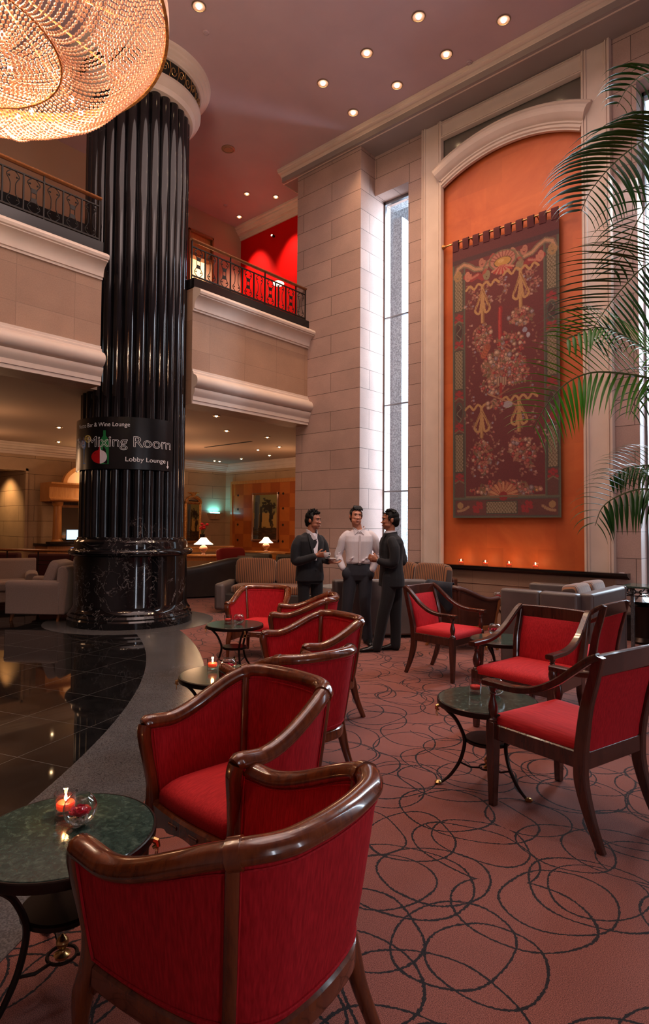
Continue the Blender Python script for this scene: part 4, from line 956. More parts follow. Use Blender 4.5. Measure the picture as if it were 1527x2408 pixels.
frond([(1432, 1128), (1460, 1106), (1500, 1096), (1560, 1095), (1640, 1110)], 3.7, 3.8, 1.75, .30, 26, droop=1.4, seed=6)
frond([(1482, 975), (1500, 930), (1530, 890), (1600, 870)], 3.9, 3.9, 2.3, .30, 18, droop=1.5, seed=7)
frond([(1880, 700), (1800, 690), (1740, 760)], 3.4, 3.6, 2.7, .4, 26, droop=1.2, seed=8)
for k, (dx, dy, h) in enumerate([(0, 0, 4.1), (.06, .05, 3.4), (-.05, .04, 2.95), (.03, -.06, 2.3), (-.04, -.03, 1.8)]):
    MB().tube([(dx, dy, .40), (dx*.8, dy*.8, 1.2), (dx*.5, dy*.4, h*.8), (0, 0, h)], [.022, .020, .016, .010], 8).build('cane', 'stem', palm)
# ------------------------------------------------------------------ red tub chairs (local front is -Y)
def arclen(P):
    a = [0]
    for p, q in zip(P[:-1], P[1:]): a.append(a[-1]+(q-p).length)
    return a
def resample(P, n):
    a = arclen(P); out = []
    for i in range(n):
        s = a[-1]*i/(n-1); j = 0
        while j < len(a)-2 and a[j+1] < s: j += 1
        out.append(P[j].lerp(P[j+1], (s-a[j])/(a[j+1]-a[j]+1e-9)))
    return out
def mir(h): return h+[(-x, y) for x, y in reversed(h[:-1] if h[-1][0] == 0 else h)]
NU = 97
UPH = mir([(-.335, -.315), (-.338, -.16), (-.332, .00), (-.312, .13), (-.272, .225), (-.19, .285), (-.09, .305), (0, .31)])
UP_ = resample(catmull([(x, y, 0) for x, y in UPH], 8), NU)
LOH = mir([(-.292, -.285), (-.290, -.14), (-.280, .00), (-.258, .11), (-.218, .185), (-.15, .228), (-.07, .242), (0, .245)])
LO_ = resample(catmull([(x, y, 0) for x, y in LOH], 8), NU)
def rim_z(i):
    q = min(i, NU-1-i)/((NU-1)/2); return .648+.010*(1-sstep(q/.14))+.155*sstep((q-.12)/.58)
def nrm(P, i):
    a, b = P[max(i-1, 0)], P[min(i+1, NU-1)]; T = (b-a).normalized(); return Vector((T.y, -T.x, 0))   # points inward for this winding
ZL = .315
SGN = 1 if nrm(UP_, NU//2).y < 0 else -1
def shell(i, k, inner=0.0, bul=0.0):
    k_ = k**.85; p = LO_[i].lerp(UP_[i], k_); N = nrm(UP_, i)*SGN
    return Vector((p.x, p.y, lerp(ZL, rim_z(i)-.012, k)))+N*(inner)-N*bul*sin(pi*k)
def bar_frame(*a): pass
def tub_chair(label, wood='mahogany', fab='redfab', seatm='redseat'):
    t = thing('tub_chair', label, 'chair')
    IC = 30                                    # stile index (where side turns into back)
    # upholstered panels, each with an outer and an inner face
    for nm, a, b in (('side_panel', 0, IC), ('back_panel', IC, NU-1-IC), ('side_panel', NU-1-IC, NU-1)):
        rings = []; K = 10
        for i in range(a, b+1):
            e = min(1, (i-a)/3, (b-i)/3); pad = .008*sqrt(max(0, e))
            rings.append([tuple(shell(i, k/K, .006-pad*.6)) for k in range(K+1)]+[tuple(shell(i, k/K, .040+pad, 0)) for k in range(K, -1, -1)])
        o = MB().loft(rings).build(nm, fab, t, smooth=50)
        for off in (-.001, .049):
            loop = [shell(i, .93, off) for i in range(a+1, b)]+[shell(b-1, k/8, off) for k in range(7, 0, -1)]+[shell(i, .05, off) for i in range(b-1, a, -1)]+[shell(a+1, k/8, off) for k in range(1, 8)]
            MB().tube(loop, .0035, 5, closed=True).build('piping', fab, o)
    # rim rail with moulded section
    prof = [(-.030, -.028), (-.036, -.016), (-.036, -.004), (-.030, .004), (-.027, .012), (-.020, .017), (-.010, .022), (0, .0235), (.010, .022), (.020, .017), (.027, .012), (.030, .004), (.036, -.004), (.036, -.016), (.030, -.028), (.024, -.032), (-.024, -.032)]
    path = [shell(i, 1, .023)+Vector((0, 0, .012)) for i in range(NU)]
    e0 = path[0]+Vector((0, -.016, -.008)); e1 = path[-1]+Vector((0, -.016, -.008))
    path = [e0]+path+[e1]; sc = [(.80, .80)]+[(1, 1)]*NU+[(.80, .80)]
    MB().sweep(path, prof, scale=sc).build('rim_rail', wood, t, smooth=40)
    for i in (IC, NU-1-IC):                    # joint clips and stiles
        pth = [shell(j, 1, .023)+Vector((0, 0, .012)) for j in (i-1, i, i+1)]
        MB().sweep(pth, [(x*1.16, z*1.24) for x, z in prof]).build('rim_joint', wood, t, smooth=40)
        m = MB()
        for off, w_ in ((-.004, .016), (.052, .013)):
            pts = [shell(i, k/10, off) for k in range(11)]; nn = nrm(UP_, i)
            m2 = MB(); m2.tube(pts, .012, 8, up=nn, flat=(1.35, .75)); m2.build('stile', wood, t, smooth=60)
    # seat frame following the shell, and the carved front rail
    lp = [Vector((LO_[i].x, LO_[i].y, ZL-.028))+nrm(UP_, i)*SGN*.020 for i in range(1, NU-1)]
    MB().sweep(lp, [(-.026, -.036), (.022, -.036), (.022, .030), (-.018, .030), (-.028, .022), (-.030, -.026)]).build('seat_frame', wood, t, smooth=30)
    fx = [-.285+.57*i/24 for i in range(25)]
    m = MB(); top, bot = [], []
    def ybow(x): return -.296-.022*(1-(x/.285)**2)
    rings = []
    for x in fx:
        q = abs(x)/.285; zb = .262-.045*sstep((q-.45)/.55)+.010*cos(q*pi*2)*(q < .5); y = ybow(x)
        rings.append([(x, y-.014, zb), (x, y-.016, .325), (x, y-.006, .336), (x, y+.016, .336), (x, y+.016, zb)])
    fr = m.loft(rings).build('front_rail', wood, t, smooth=30)
    for x0 in (-.07, .07): MB().tube([(x0-.028, ybow(x0)-.016, .298), (x0+.028, ybow(x0)-.016, .298)], .006, 8, flat=(.7, 1.3)).build('carved_bead', wood, fr)
    # legs
    for sx in (-1, 1):
        a = UP_[0]; x0 = abs(a.x)-.023
        pts = catmull([(sx*x0, -.318, .640), (sx*(x0-.004), -.326, .60), (sx*(x0-.016), -.314, .50), (sx*(x0-.030), -.300, .40), (sx*(x0-.034), -.300, .30), (sx*(x0-.022), -.318, .215), (sx*(x0-.018), -.325, .12), (sx*(x0-.016), -.318, 0)], 5)
        sq = [(cos(radians(b))*(1+.16*abs(sin(radians(2*b)))), sin(radians(b))*(1+.16*abs(sin(radians(2*b))))) for b in range(0, 360, 18)]
        r = [.027, .026, .023, .023, .029, .026, .018, .015]
        rr = [(interp(j/(len(pts)-1)*7, range(8), r),)*2 for j in range(len(pts))]
        MB().sweep(pts, sq, up=(0, 1, .01), scale=rr).build('front_leg', wood, t, smooth=50)
        pts = catmull([(sx*.205, .172, .325), (sx*.212, .188, .24), (sx*.222, .212, .14), (sx*.240, .262, 0)], 6)
        rr = [(interp(j/(len(pts)-1)*3, range(4), [.026, .025, .020, .016]),)*2 for j in range(len(pts))]
        MB().sweep(pts, sq, up=(0, 1, .01), scale=rr).build('rear_leg', wood, t, smooth=50)
    # seat
    rg = []; base = [LO_[i]+nrm(UP_, i)*SGN*.050 for i in range(2, NU-2, 3)]
    nf = 10; a, b = base[-1], base[0]
    a = Vector((a.x, -.300, 0)); b = Vector((b.x, -.300, 0))
    ring = [Vector(p) for p in base]+[a.lerp(b, (j+.5)/nf)+Vector((0, -.018*sin(pi*(j+.5)/nf), 0)) for j in range(nf)]
    cx, cy = 0, -.04
    for s_, z in ((.96, .322), (1.0, .345), (1.0, .375), (.985, .392), (.93, .408), (.82, .422), (.62, .434), (.35, .441), (.05, .443)):
        rg.append([((p.x-cx)*s_+cx, (p.y-cy)*s_+cy, z-.006*abs(p.x)*3*(s_ > .9)) for p in ring])
    MB().loft(rg).build('seat', seatm, t, smooth=60)
    return t
def put(t, lat, z, flat, fz, h=0):
    p = lz(lat, z, h); t.location = p; t.rotation_euler = (0, 0, face(flat, fz)); return t
TC = [(-.212, 1.828, -.812, .583, 1.10, .97, 'red tub chair nearest the viewer, seen from behind'),
      (-.333, 2.715, -.682, -.732, 1.02, 1.03, 'red tub chair turned to the viewer, its seat fully in view'),
      (-.176, 3.840, -.631, .776, 1.05, .97, 'red tub chair showing its dark red outer back, third along the row'),
      (-.041, 4.979, -.831, -.556, 1.05, .98, 'red tub chair with bright inner back, standing before the white-shirted man'),
      (-.17, 6.36, -.99, .06, 1.05, 1.0, 'red tub chair half hidden behind another, its rim below the left man'),
      (-.751, 7.265, -.17, -.985, 1.03, .97, 'farthest red tub chair, facing the viewer beside the great column')]
proto = None
for i, (la, z, fx_, fz_, sxy, szz, lab) in enumerate(TC):
    if proto is None: c = proto = tub_chair(lab)
    else: c = copy_tree(proto); c['label'] = lab
    c['group'] = 'red tub chairs in a row'; put(c, la, z, fx_, fz_); c.scale = (sxy, sxy, szz)

# ------------------------------------------------------------------ open-arm red chairs
def arm_chair(label):
    t = thing('open_armchair', label, 'chair')
    def flatbar(path, w_, h_, nm, up, par=t, scale=None, ch=.006):
        pr = [(-w_+ch, -h_), (w_-ch, -h_), (w_, -h_+ch), (w_, h_-ch), (w_-ch, h_), (-w_+ch, h_), (-w_, h_-ch), (-w_, -h_+ch)]
        return MB().sweep(path, pr, up=up, scale=scale).build(nm, 'darkwood', par, smooth=40)
    stp = [(.325, 0), (.268, .14), (.228, .28), (.222, .38), (.232, .50), (.262, .66), (.300, .80), (.330, .915)]
    for sx in (-1, 1):
        pts = catmull([(sx*(.250+.012*(z > .5)), y, z) for y, z in stp], 5)
        k = [interp(p.z, [0, .3, .42, .92], [.62, 1.05, 1.05, .78]) for p in pts]
        flatbar(pts, .021, .030, 'rear_leg', (1, 0, 0) if False else (0, 1, .2), scale=[(q, q) for q in k])
        # front leg: tapered square foot, block, turned baluster
        x0, y0 = sx*.285, -.275
        m = MB(); rs = []
        for z, h_ in ((0, .017), (.02, .018), (.30, .026), (.43, .0265), (.455, .025)): rs.append([(x0+a*h_, y0+b*h_, z) for a, b in ((-1, -1), (1, -1), (1, 1), (-1, 1))])
        lg = m.loft(rs).build('front_leg', 'darkwood', t, bevel=.003)
        pr = [(.022, .452), (.026, .460), (.026, .466), (.016, .472), (.015, .478), (.021, .492), (.026, .515), (.026, .535), (.019, .562), (.013, .585), (.012, .598), (.018, .603), (.018, .609), (.013, .614), (.019, .628), (.022, .645)]
        MB().lathe(pr, 16, Matrix.Translation((x0, y0, 0))).build('arm_baluster', 'darkwood', t, smooth=50)
        ap = catmull([(sx*.290, -.325, .660), (sx*.290, -.24, .661), (sx*.292, -.12, .664), (sx*.290, .00, .690), (sx*.284, .11, .748), (sx*.276, .20, .820), (sx*.268, .275, .884), (sx*.262, .325, .912)], 5)
        flatbar(ap, .027, .0175, 'arm', (0, 0, 1), scale=[(interp(i/(len(ap)-1), [0, .1, .6, 1], [1.05, 1.05, .85, .75]), 1) for i in range(len(ap))])
        flatbar([(sx*.278, -.25, .40), (sx*.256, .235, .40)], .012, .042, 'side_rail', (0, 0, 1))
    flatbar([(-.262, -.283, .40), (.262, -.283, .40)], .013, .042, 'front_rail', (0, 0, 1)); flatbar([(-.24, .232, .395), (.24, .232, .395)], .013, .045, 'rear_rail', (0, 0, 1))
    flatbar(catmull([(-.262, .318, .868), (-.1, .326, .872), (.1, .326, .872), (.262, .318, .868)], 6), .014, .052, 'top_rail', (0, 0, 1))
    rg = []
    for j in range(15):
        q = j/14; z = lerp(.435, .825, q); yc = interp(z, [p[1] for p in stp], [p[0] for p in stp]); hw = lerp(.232, .236, q); b = .016*sin(pi*min(1, max(0, q)))**.5+.004
        rg.append([(-hw, yc-.004, z), (-hw*.9, yc-.010-b, z), (-hw*.4, yc-.012-b*1.2, z), (hw*.4, yc-.012-b*1.2, z), (hw*.9, yc-.010-b, z), (hw, yc-.004, z), (hw, yc+.008, z), (hw*.85, yc+.016, z), (-hw*.85, yc+.016, z), (-hw, yc+.008, z)])
    MB().loft(rg).build('back_panel', 'redfab', t, smooth=50)
    rg = []
    def rr_(hx0, hx1, y0, y1, z, n=8):
        pts = []
        for (sx, yy, hx) in ((-1, y0, hx0), (1, y0, hx0), (1, y1, hx1), (-1, y1, hx1)): pts.append((sx*hx, yy))
        out = []
        for a, b in zip(pts, pts[1:]+pts[:1]):
            for k in range(n): out.append((lerp(a[0], b[0], (k+.0)/n), lerp(a[1], b[1], k/n), z))
        return out
    for s_, z in ((1, .418), (1.01, .44), (1.0, .462), (.97, .478), (.9, .492), (.7, .506), (.4, .513), (.05, .515)):
        rg.append([(x*s_, (y+.02)*s_-.02, z) for x, y, z in rr_(.280, .248, -.295, .222, z)])
    MB().loft(rg).build('seat', 'redseat', t, smooth=60)
    return t
AC = [(1.274, 6.37, .725, -.689, .98, .99, 'red open-arm chair with dark wood frame, standing right of the men'),
      (1.616, 4.684, -.730, -.683, 1.08, .97, 'red open-arm chair facing the viewer behind the small marble table'),
      (2.22, 5.30, -.707, .707, 1.0, 1.0, 'red open-arm chair at the right, seen from behind near the iron console'),
      (1.356, 3.324, -.553, .833, 1.04, 1.02, 'red open-arm chair in the right foreground, turned to the marble table')]
proto2 = None
for la, z, fx_, fz_, sxy, szz, lab in AC:
    if proto2 is None: c = proto2 = arm_chair(lab)
    else: c = copy_tree(proto2); c['label'] = lab
    c['group'] = 'red open-arm chairs'; put(c, la, z, fx_, fz_); c.scale = (sxy, sxy, szz)

# ------------------------------------------------------------------ round marble tables
TT = .55
def marble_table(label, rot=0):
    t = thing('marble_table', label, 'table')
    MB().lathe([(.01, .528), (.272, .528), (.279, .532), (.280, .546), (.277, .550), (.01, .550)], 72).build('top', 'green_marble', t, smooth=30)
    MB().lathe([(.262, .512), (.286, .512), (.288, .516), (.288, .545), (.285, .5485), (.2805, .5485), (.2805, .527), (.262, .527)], 72, cap=False).build('rim_band', 'iron', t, smooth=30)
    MB().lathe([(.01, .268), (.118, .268), (.128, .274), (.128, .290), (.120, .296), (.01, .296)], 48).build('lower_shelf', 'iron', t, smooth=30)
    for k in range(3):
        a = rot+2*pi*k/3; c_, s_ = cos(a), sin(a)
        prof = [(.262, .516), (.235, .480), (.185, .420), (.148, .340), (.134, .282), (.140, .22), (.165, .14), (.215, .06), (.262, .018), (.285, .008)]
        pts = catmull([(r*c_, r*s_, z) for r, z in prof], 5)
        lg = MB().tube(pts, [.0125, .0115, .011, .011, .011, .011, .010, .009, .008], 8).build('leg', 'iron', t)
        MB().lathe([(.010, -.008), (.018, -.006), (.022, .004), (.014, .012), (.006, .016)], 10, Matrix.Translation((.288*c_, .288*s_, .010))).build('foot', 'brass', lg)
        MB().tube([(.272*c_, .272*s_, .520), (.296*c_, .296*s_, .508), (.300*c_, .300*s_, .492), (.285*c_, .285*s_, .484)], [.010, .012, .010, .006], 8).build('bracket', 'brass', lg)
        th = (-s_, c_); o_ = Vector((.297*c_, .297*s_, .466))
        MB().tube([o_+Vector((.018*cos(b)*th[0], .018*cos(b)*th[1], .018*sin(b))) for b in [x*pi/8 for x in range(16)]], .0022, 6, closed=True).build('ring_pull', 'brass', lg)
        MB().tube([(.165*c_, .165*s_, .14), (.10*c_, .10*s_, .105), (.045*c_, .045*s_, .10)], .006, 6).build('stretcher', 'iron', t)
    MB().tube([(.045*cos(b), .045*sin(b), .10) for b in [x*pi/12 for x in range(24)]], .006, 6, closed=True).build('centre_ring', 'iron', t)
    fn = MB().lathe([(.004, .085), (.022, .092), (.026, .104), (.012, .112), (.010, .118)]+[(.020*sin(pi*min(1, .15+q*.85)), .122+.055*q+.003*(i % 2)) for i, q in enumerate([x/12 for x in range(13)])], 16).build('pine_cone_finial', 'brass', t, smooth=60)
    MB().tube([(.03, 0, .104), (.045, 0, .1)], .004, 6).build('pin', 'iron', t)
    return t
MT = [(-.878, 2.085, 'round green marble table in the left foreground, a lit candle on it', 1.3),
      (.998, 3.69, 'round green marble table among the armchairs, an unlit red candle on it', 2.35),
      (-.712, 4.26, 'round green marble table on the carpet edge, partly behind the tub chairs', .4),
      (-.939, 6.39, 'round green marble table farthest left, before the farthest tub chair', .15),
      (1.678, 5.66, 'round green marble table holding only a rose bowl, between the armchairs', 1.0),
      (2.62, 8.40, 'dark round table by the brown tub chair and the leather booth', .5)]
proto3 = None
for i, (la, z, lab, rot) in enumerate(MT):
    if proto3 is None: c = proto3 = marble_table(lab)
    else: c = copy_tree(proto3); c['label'] = lab
    c['group'] = 'round marble tables'; c.location = lz(la, z); c.rotation_euler = (0, 0, rot); c.scale = (1.045, 1.045, .5/.55)
def ontab(x, y, h=.5005): p = onz(x, y, h); return (p.x, p.y, h)
candle('candle', 'lit red candle in a glass on the nearest marble table', ontab(154, 1918), True, 1.1, 'candles on the marble tables')
rosebowl('glass bowl with a red rose on the nearest marble table', ontab(188, 1940), 1.05, 1)
candle('candle', 'unlit red candle in a glass on the table among the armchairs', ontab(1118, 1630), False, 1.1, 'candles on the marble tables')
rosebowl('glass rose bowl half hidden behind a chair arm, beside the unlit candle', ontab(1166, 1634), 1.0, 2)
candle('candle', 'lit red candle in a glass on the table behind the second tub chair', ontab(500, 1576), True, 1.15, 'candles on the marble tables')
rosebowl('glass rose bowl peeping over the third tub chair\'s rim', ontab(538, 1580), 1.0, 3)
candle('candle', 'red candle in a glass on the farthest left marble table', ontab(537, 1467), False, 1.25, 'candles on the marble tables')
rosebowl('glass rose bowl on the farthest left marble table', ontab(562, 1468), 1.1, 4)
rosebowl('glass rose bowl alone on the table behind the facing armchair', ontab(1164, 1494), 1.15, 5)
rosebowl('distant glass rose bowl on the dark table beside the brown tub chair', ontab(1172, 1411), 1.2, 6)

# ------------------------------------------------------------------ sofas and the lounge behind
def rbox(name, mat, x0, x1, y0, y1, z0, z1, par, b=.03, seg=3): return MB().box(x0, x1, y0, y1, z0, z1).build(name, mat, par, bevel=b, seg=seg, smooth=45)
def cushion(name, mat, w_, h_, d_, M, par, n=12):
    m = MB(); vs = []
    rg = []
    for j in range(n+1):
        v = -1+2*j/n; k = (1-abs(v)**5)**.5 if abs(v) < 1 else .0
        ring = []
        for i in range(24):
            a = 2*pi*i/24; ex = .35
            cx_, cy_ = abs(cos(a))**ex*(1 if cos(a) > 0 else -1), abs(sin(a))**ex*(1 if sin(a) > 0 else -1)
            ring.append((cx_*w_/2*(.86+.14*k), cy_*h_/2*(.84+.16*k), v*d_/2))
        rg.append(ring)
    return m.loft(rg, M=M).build(name, mat, par, smooth=70)
# leather booth at the right: an L of low panels, striped cushions inside
bo = thing('leather_booth', 'low taupe leather corner booth seen from behind, below the stone shelf', 'sofa', (6.5, 2.10, 0))
rbox('back_panel', 'leather', -.14, .0, .02, .42, .04, .86, bo); rbox('back_panel', 'leather', -.14, .0, .42, .86, .04, .86, bo)
rbox('side_panel', 'leather', -.02, 1.16, -.10, .05, .04, .86, bo); rbox('seat_base', 'leather', .02, 1.14, .05, .62, .04, .40, bo)
rbox('side_panel', 'leather', 1.16, 1.22, -.10, .05, .04, .86, bo, .02)
for k, (x, lab) in enumerate(((.32, 'striped back cushion in the leather booth, left one'), (.84, 'striped back cushion in the leather booth, right one'))):
    q = thing('cushion', lab, 'cushion', (6.5+x, 2.10+.16, .70), 0, 'striped booth cushions')
    cushion('cover', 'stripes', .52, .46, .17, Matrix.Rotation(radians(82), 4, 'X'), q)
sb2 = thing('low_sofa', 'small taupe sofa back against the wall, behind the leather booth', 'sofa', tuple(lz(3.36, 8.55)), .15)
rbox('back', 'leather', -.10, .10, -.30, .42, .04, .74, sb2); rbox('seat', 'leather', -.45, -.10, -.30, .42, .04, .40, sb2)
# grey sofa between the men and striped cushions against the wall
gp = lz(.78, 8.35); gs = thing('grey_sofa', 'dark taupe leather sofa seen from behind, between the standing men', 'sofa', tuple(gp), heading(1, .10))
rbox('back', 'leather', -.66, .66, -.05, .13, .04, .80, gs); rbox('seat', 'leather', -.66, .66, .13, .60, .04, .40, gs)
ss = lz(1.35, 10.2); sw = thing('wall_sofa', 'brown striped sofa by the wall, its back rising behind the right-hand man', 'sofa', tuple(ss), heading(1, -1.05)-.0)
rbox('base', 'brownleather', -1.0, .95, -.50, .10, .05, .40, sw)
for k in range(3): cushion('back_cushion', 'stripes', .64, .56, .22, Matrix.Translation((-.66+.64*k, -.04, .67)) @ Matrix.Rotation(radians(82), 4, 'X'), sw)
rbox('back', 'brownleather', -1.0, .95, .08, .20, .05, .72, sw)
# brown tub chair with the navy jacket thrown over it
bt = copy_tree(proto); bt.name = 'brown_tub_chair'; bt['label'] = 'brown leather tub chair with a navy jacket over its back'; bt['category'] = 'chair'
if 'group' in bt: del bt['group']
swap = {'red_woven_silk': 'brownleather', 'red_seat_silk': 'brownleather', 'glossy_mahogany': 'handrail'}
def remat(o):
    for c_ in kids(o):
        c_.data = c_.data.copy(); n_ = c_.data.materials[0].name
        if n_ in swap: c_.data.materials[0] = MAT['brownleather' if c_.name.split('.')[0] in ('rim_rail', 'rim_joint', 'stile', 'front_leg') and c_.name.split('.')[0] != 'front_leg' else swap[n_]]
        remat(c_)
remat(bt); put(bt, 1.72, 7.75, .88, .42); bt.scale = (1.12, 1.12, 1.0)
jk = thing('navy_jacket', 'navy jacket draped over the back of the brown tub chair', 'jacket', bt.location, bt.rotation_euler[2])
rd = random.Random(8)
vs, fs = [], []; ni, nj = 34, 22
for j in range(nj+1):
    for i in range(ni+1):
        q = j/nj; ii = int(lerp(34, 78, i/ni)); k = 1
        sidew = (q-.42)
        if sidew < 0: P_ = shell(ii, 1+sidew*1.55*(.9+.25*sin(i*.5)), -.022-.010*sin(i*.9+j*.3))+Vector((0, 0, .045))
        else: P_ = shell(ii, max(.2, 1-(sidew)*1.2), .075+.010*sin(i*1.1))+Vector((0, 0, .045))
        if abs(sidew) < .05: P_ = shell(ii, 1, .023+sidew*1.2)+Vector((0, 0, .058))
        vs.append((P_.x*1.13, P_.y*1.13, P_.z)); 
for j in range(nj):
    for i in range(ni): a = j*(ni+1)+i; fs.append((a, a+1, a+ni+2, a+ni+1))
jb = MB().add(vs, fs).build('body', 'navycloth', jk, smooth=80); so = jb.modifiers.new('cloth', 'SOLIDIFY'); so.thickness = .012; so.offset = 0
slv = [Vector((v_.x*1.13, v_.y*1.13, v_.z)) for v_ in (shell(62, 1, -.03), shell(63, .8, -.045), shell(64, .5, -.05), shell(63, .2, -.05))]
MB().tube(catmull(slv, 5), [.045, .055, .05, .04], 10, up=(1, 0, 0), flat=(.45, 1)).build('sleeve', 'navycloth', jk, smooth=80)
# iron console table at the right edge
cn = thing('console_table', 'narrow iron console table with a marble top, at the right edge', 'table', (8.10, 2.14, 0))
MB().box(-.02, .44, -1.15, .03, .80, .825).build('top', 'green_marble', cn, bevel=.004)
for x, y in ((.0, 0), (.41, 0), (.0, -1.12), (.41, -1.12)): MB().box(x-.013, x+.027, y-.02, y+.02, 0, .80).build('leg', 'granite', cn)
for x in (.007, .417):
    m = MB().box(x-.008, x+.008, -1.12, 0, .70, .712)
    m.build('lower_bar', 'iron', cn)
    for k in range(7):
        MB().tube([(x, -.08-.16*k+.06*cos(b), .755+.035*sin(b)) for b in [u_*pi/8 for u_ in range(16)]], .006, 6, closed=True, up=(1, 0, 0)).build('scroll_ring', 'iron', cn)
for k in range(2): MB().tube([(.10+.16*k+.06*cos(b), 0, .755+.035*sin(b)) for b in [u_*pi/8 for u_ in range(16)]], .006, 6, closed=True, up=(0, 1, 0)).build('scroll_ring', 'iron', cn)
MB().box(.0, .42, -.008, .008, .70, .712).build('lower_bar', 'iron', cn)
ub = thing('pedestal_urn', 'dark pedestal with a shallow steel dish, behind the iron console', 'pedestal', tuple(lz(4.28, 8.10)))
MB().lathe([(.13, 0), (.14, .03), (.10, .08), (.11, .40), (.15, .47), (.17, .50), (.01, .50)], 28).build('pedestal', 'iron', ub)
MB().lathe([(.04, .50), (.14, .53), (.19, .56), (.20, .565), (.15, .57), (.06, .63), (.02, .66), (.01, .67)], 32).build('dish', 'silver', ub)
# striped sofa and curved sofa at the left
s1 = lz(-.93, 10.9); st_ = thing('striped_sofa', 'brown striped sofa behind the left-hand man, near the stone pier', 'sofa', tuple(s1), heading(1, -.10))
rbox('base', 'darkleather', -.78, .80, -.40, .42, .0, .34, st_)
cushion('seat_cushion', 'stripes', 1.5, .72, .16, Matrix.Translation((.05, -.05, .40)), st_)
for k, x in enumerate((-.36, .40)): cushion('back_cushion', 'stripes', .76, .50, .20, Matrix.Translation((x, .28, .68)) @ Matrix.Rotation(radians(80), 4, 'X'), st_)
rbox('arm', 'leather', -.94, -.76, -.50, .45, .06, .52, st_, .05)
rbox('back', 'darkleather', -.80, .82, .38, .50, .06, .80, st_, .04)
sg_ = MB().box(-.28, .28, -.25, .25, .50, .515); gt = thing('glass_table', 'small glass-topped table by the pier, behind the left man', 'table', tuple(lz(.14, 10.3)))
sg_.build('top', plain('frosted_glass', rgb(150, 160, 160), .15), gt)
for x in (-.24, .24):
    for y in (-.2, .2): MB().tube([(x, y, 0), (x, y, .50)], .012, 8).build('leg', 'silver', gt)
cs = thing('curved_sofa', 'dark curved leather sofa seen from behind, right of the great column', 'sofa', (0, 0, 0))
P0, P1 = cz(425, 12.6), cz(592, 13.5); mid = (P0+P1)/2; ax = (P1-P0).normalized(); per = Vector((-ax.y, ax.x, 0)); per = per if per.dot(F0) > 0 else -per
cs.location = mid; Lc = (P1-P0).length
pth, sc_ = [], []
for i in range(25):
    q = -1+2*i/24; pth.append(ax*(q*Lc/2)-per*(.16*(1-q*q)))
MB().sweep(pth, [(-.09, .04), (.09, .04), (.10, .60), (.11, .70), (.09, .77), (.04, .80), (-.05, .80), (-.10, .77), (-.12, .70), (-.10, .62)], scale=[(1, .80+.24*sstep(i/24*1.3)) for i in range(25)]).build('back', 'darkleather', cs, smooth=60)
pth2 = [p+per*.42 for p in pth]
MB().sweep(pth2, [(-.35, .06), (.35, .06), (.35, .40), (-.35, .40)]).build('seat', 'darkleather', cs, smooth=40)
MB().sweep([pth[-1]+per*.05, pth[-1]+per*.45+ax*.12, pth[-1]+per*.75+ax*.1], [(-.11, .06), (.11, .06), (.13, .74), (.08, .82), (-.08, .82), (-.13, .74)]).build('arm', 'leather', cs, smooth=50)
q = thing('cushion', 'red patterned cushion peeping over the curved sofa', 'cushion', tuple(cz(545, 14.3, .80)))
cushion('cover', plain('red_cushion_cloth', rgb(150, 30, 24), .8), .8, .40, .16, Matrix.Rotation(radians(80), 4, 'X'), q)
# tables and lamps in the lounge
def table_lamp(label, loc, r, stem):
    t = thing('table_lamp', label, 'lamp', loc, 0, 'table lamps in the lounge')
    MB().lathe([(.05, 0), (.07, .01), (.045, .03), (.03, .05), (.06, .09), (.10, .14), (.105, .17), (.08, .21), (.035, .235), (.03, .25), (.012, .26), (.012, stem)], 24).build('base', 'ceramic', t, smooth=60)
    MB().lathe([(r, stem-.01), (r*.97, stem), (r*.62, stem+.06), (r*.30, stem+.15), (r*.26, stem+.155), (r*.60, stem+.055), (r*.95, stem-.008)], 32, cap=False).build('shade', 'shade', t)
    MB().ball((0, 0, stem+.03), .03, 10, 8).build('bulb', 'lampglow', t)
    light('table_lamp_light', 'POINT', (loc[0], loc[1], loc[2]+stem-.03), 34, (1, .62, .30), .05)
    return t
def plain_table(nm, label, loc, rz, w_, d_, h, mat='honeywood', top='honeywood'):
    t = thing(nm, label, 'table', loc, rz); MB().box(-w_/2, w_/2, -d_/2, d_/2, h-.04, h).build('top', top, t, bevel=.006); MB().box(-w_/2+.04, w_/2-.04, -d_/2+.03, d_/2-.03, h-.14, h-.04).build('apron', mat, t)
    for x in (-1, 1):
        for y in (-1, 1): MB().tube([(x*(w_/2-.05), y*(d_/2-.05), 0), (x*(w_/2-.05), y*(d_/2-.05), h-.04)], [.018, .028], 8).build('leg', mat, t)
    return t
p = cz(480, 14.9); plain_table('side_table', 'honey-wood side table behind the curved sofa, one lamp on it', tuple(p), heading(1, .1), 1.1, .5, .80)
table_lamp('cone-shaded table lamp, the left and larger one, behind the curved sofa', tuple(cz(480, 14.75, .80)), .235, .27)
p = cz(634, 17.0); plain_table('writing_desk', 'long honey-wood desk before the veneered wall panel, a lamp on it', tuple(p), pi/2, 1.9, .6, .80)
table_lamp('cone-shaded table lamp, the right one, on the long desk', tuple(cz(627, 16.9, .80)), .20, .25)
p = cz(478, 16.4); plain_table('console_table', 'narrow wooden console holding a vase of red flowers', tuple(p), 0, 1.9, .4, .95)
vz = thing('flower_vase', 'dark vase of red flowers below the gilded mirror', 'vase', tuple(cz(477, 16.35, .95)))
MB().lathe([(.05, 0), (.06, .02), (.05, .15), (.07, .30), (.075, .33), (.01, .33)], 20).build('vase', 'iron', vz)
rd = random.Random(4)
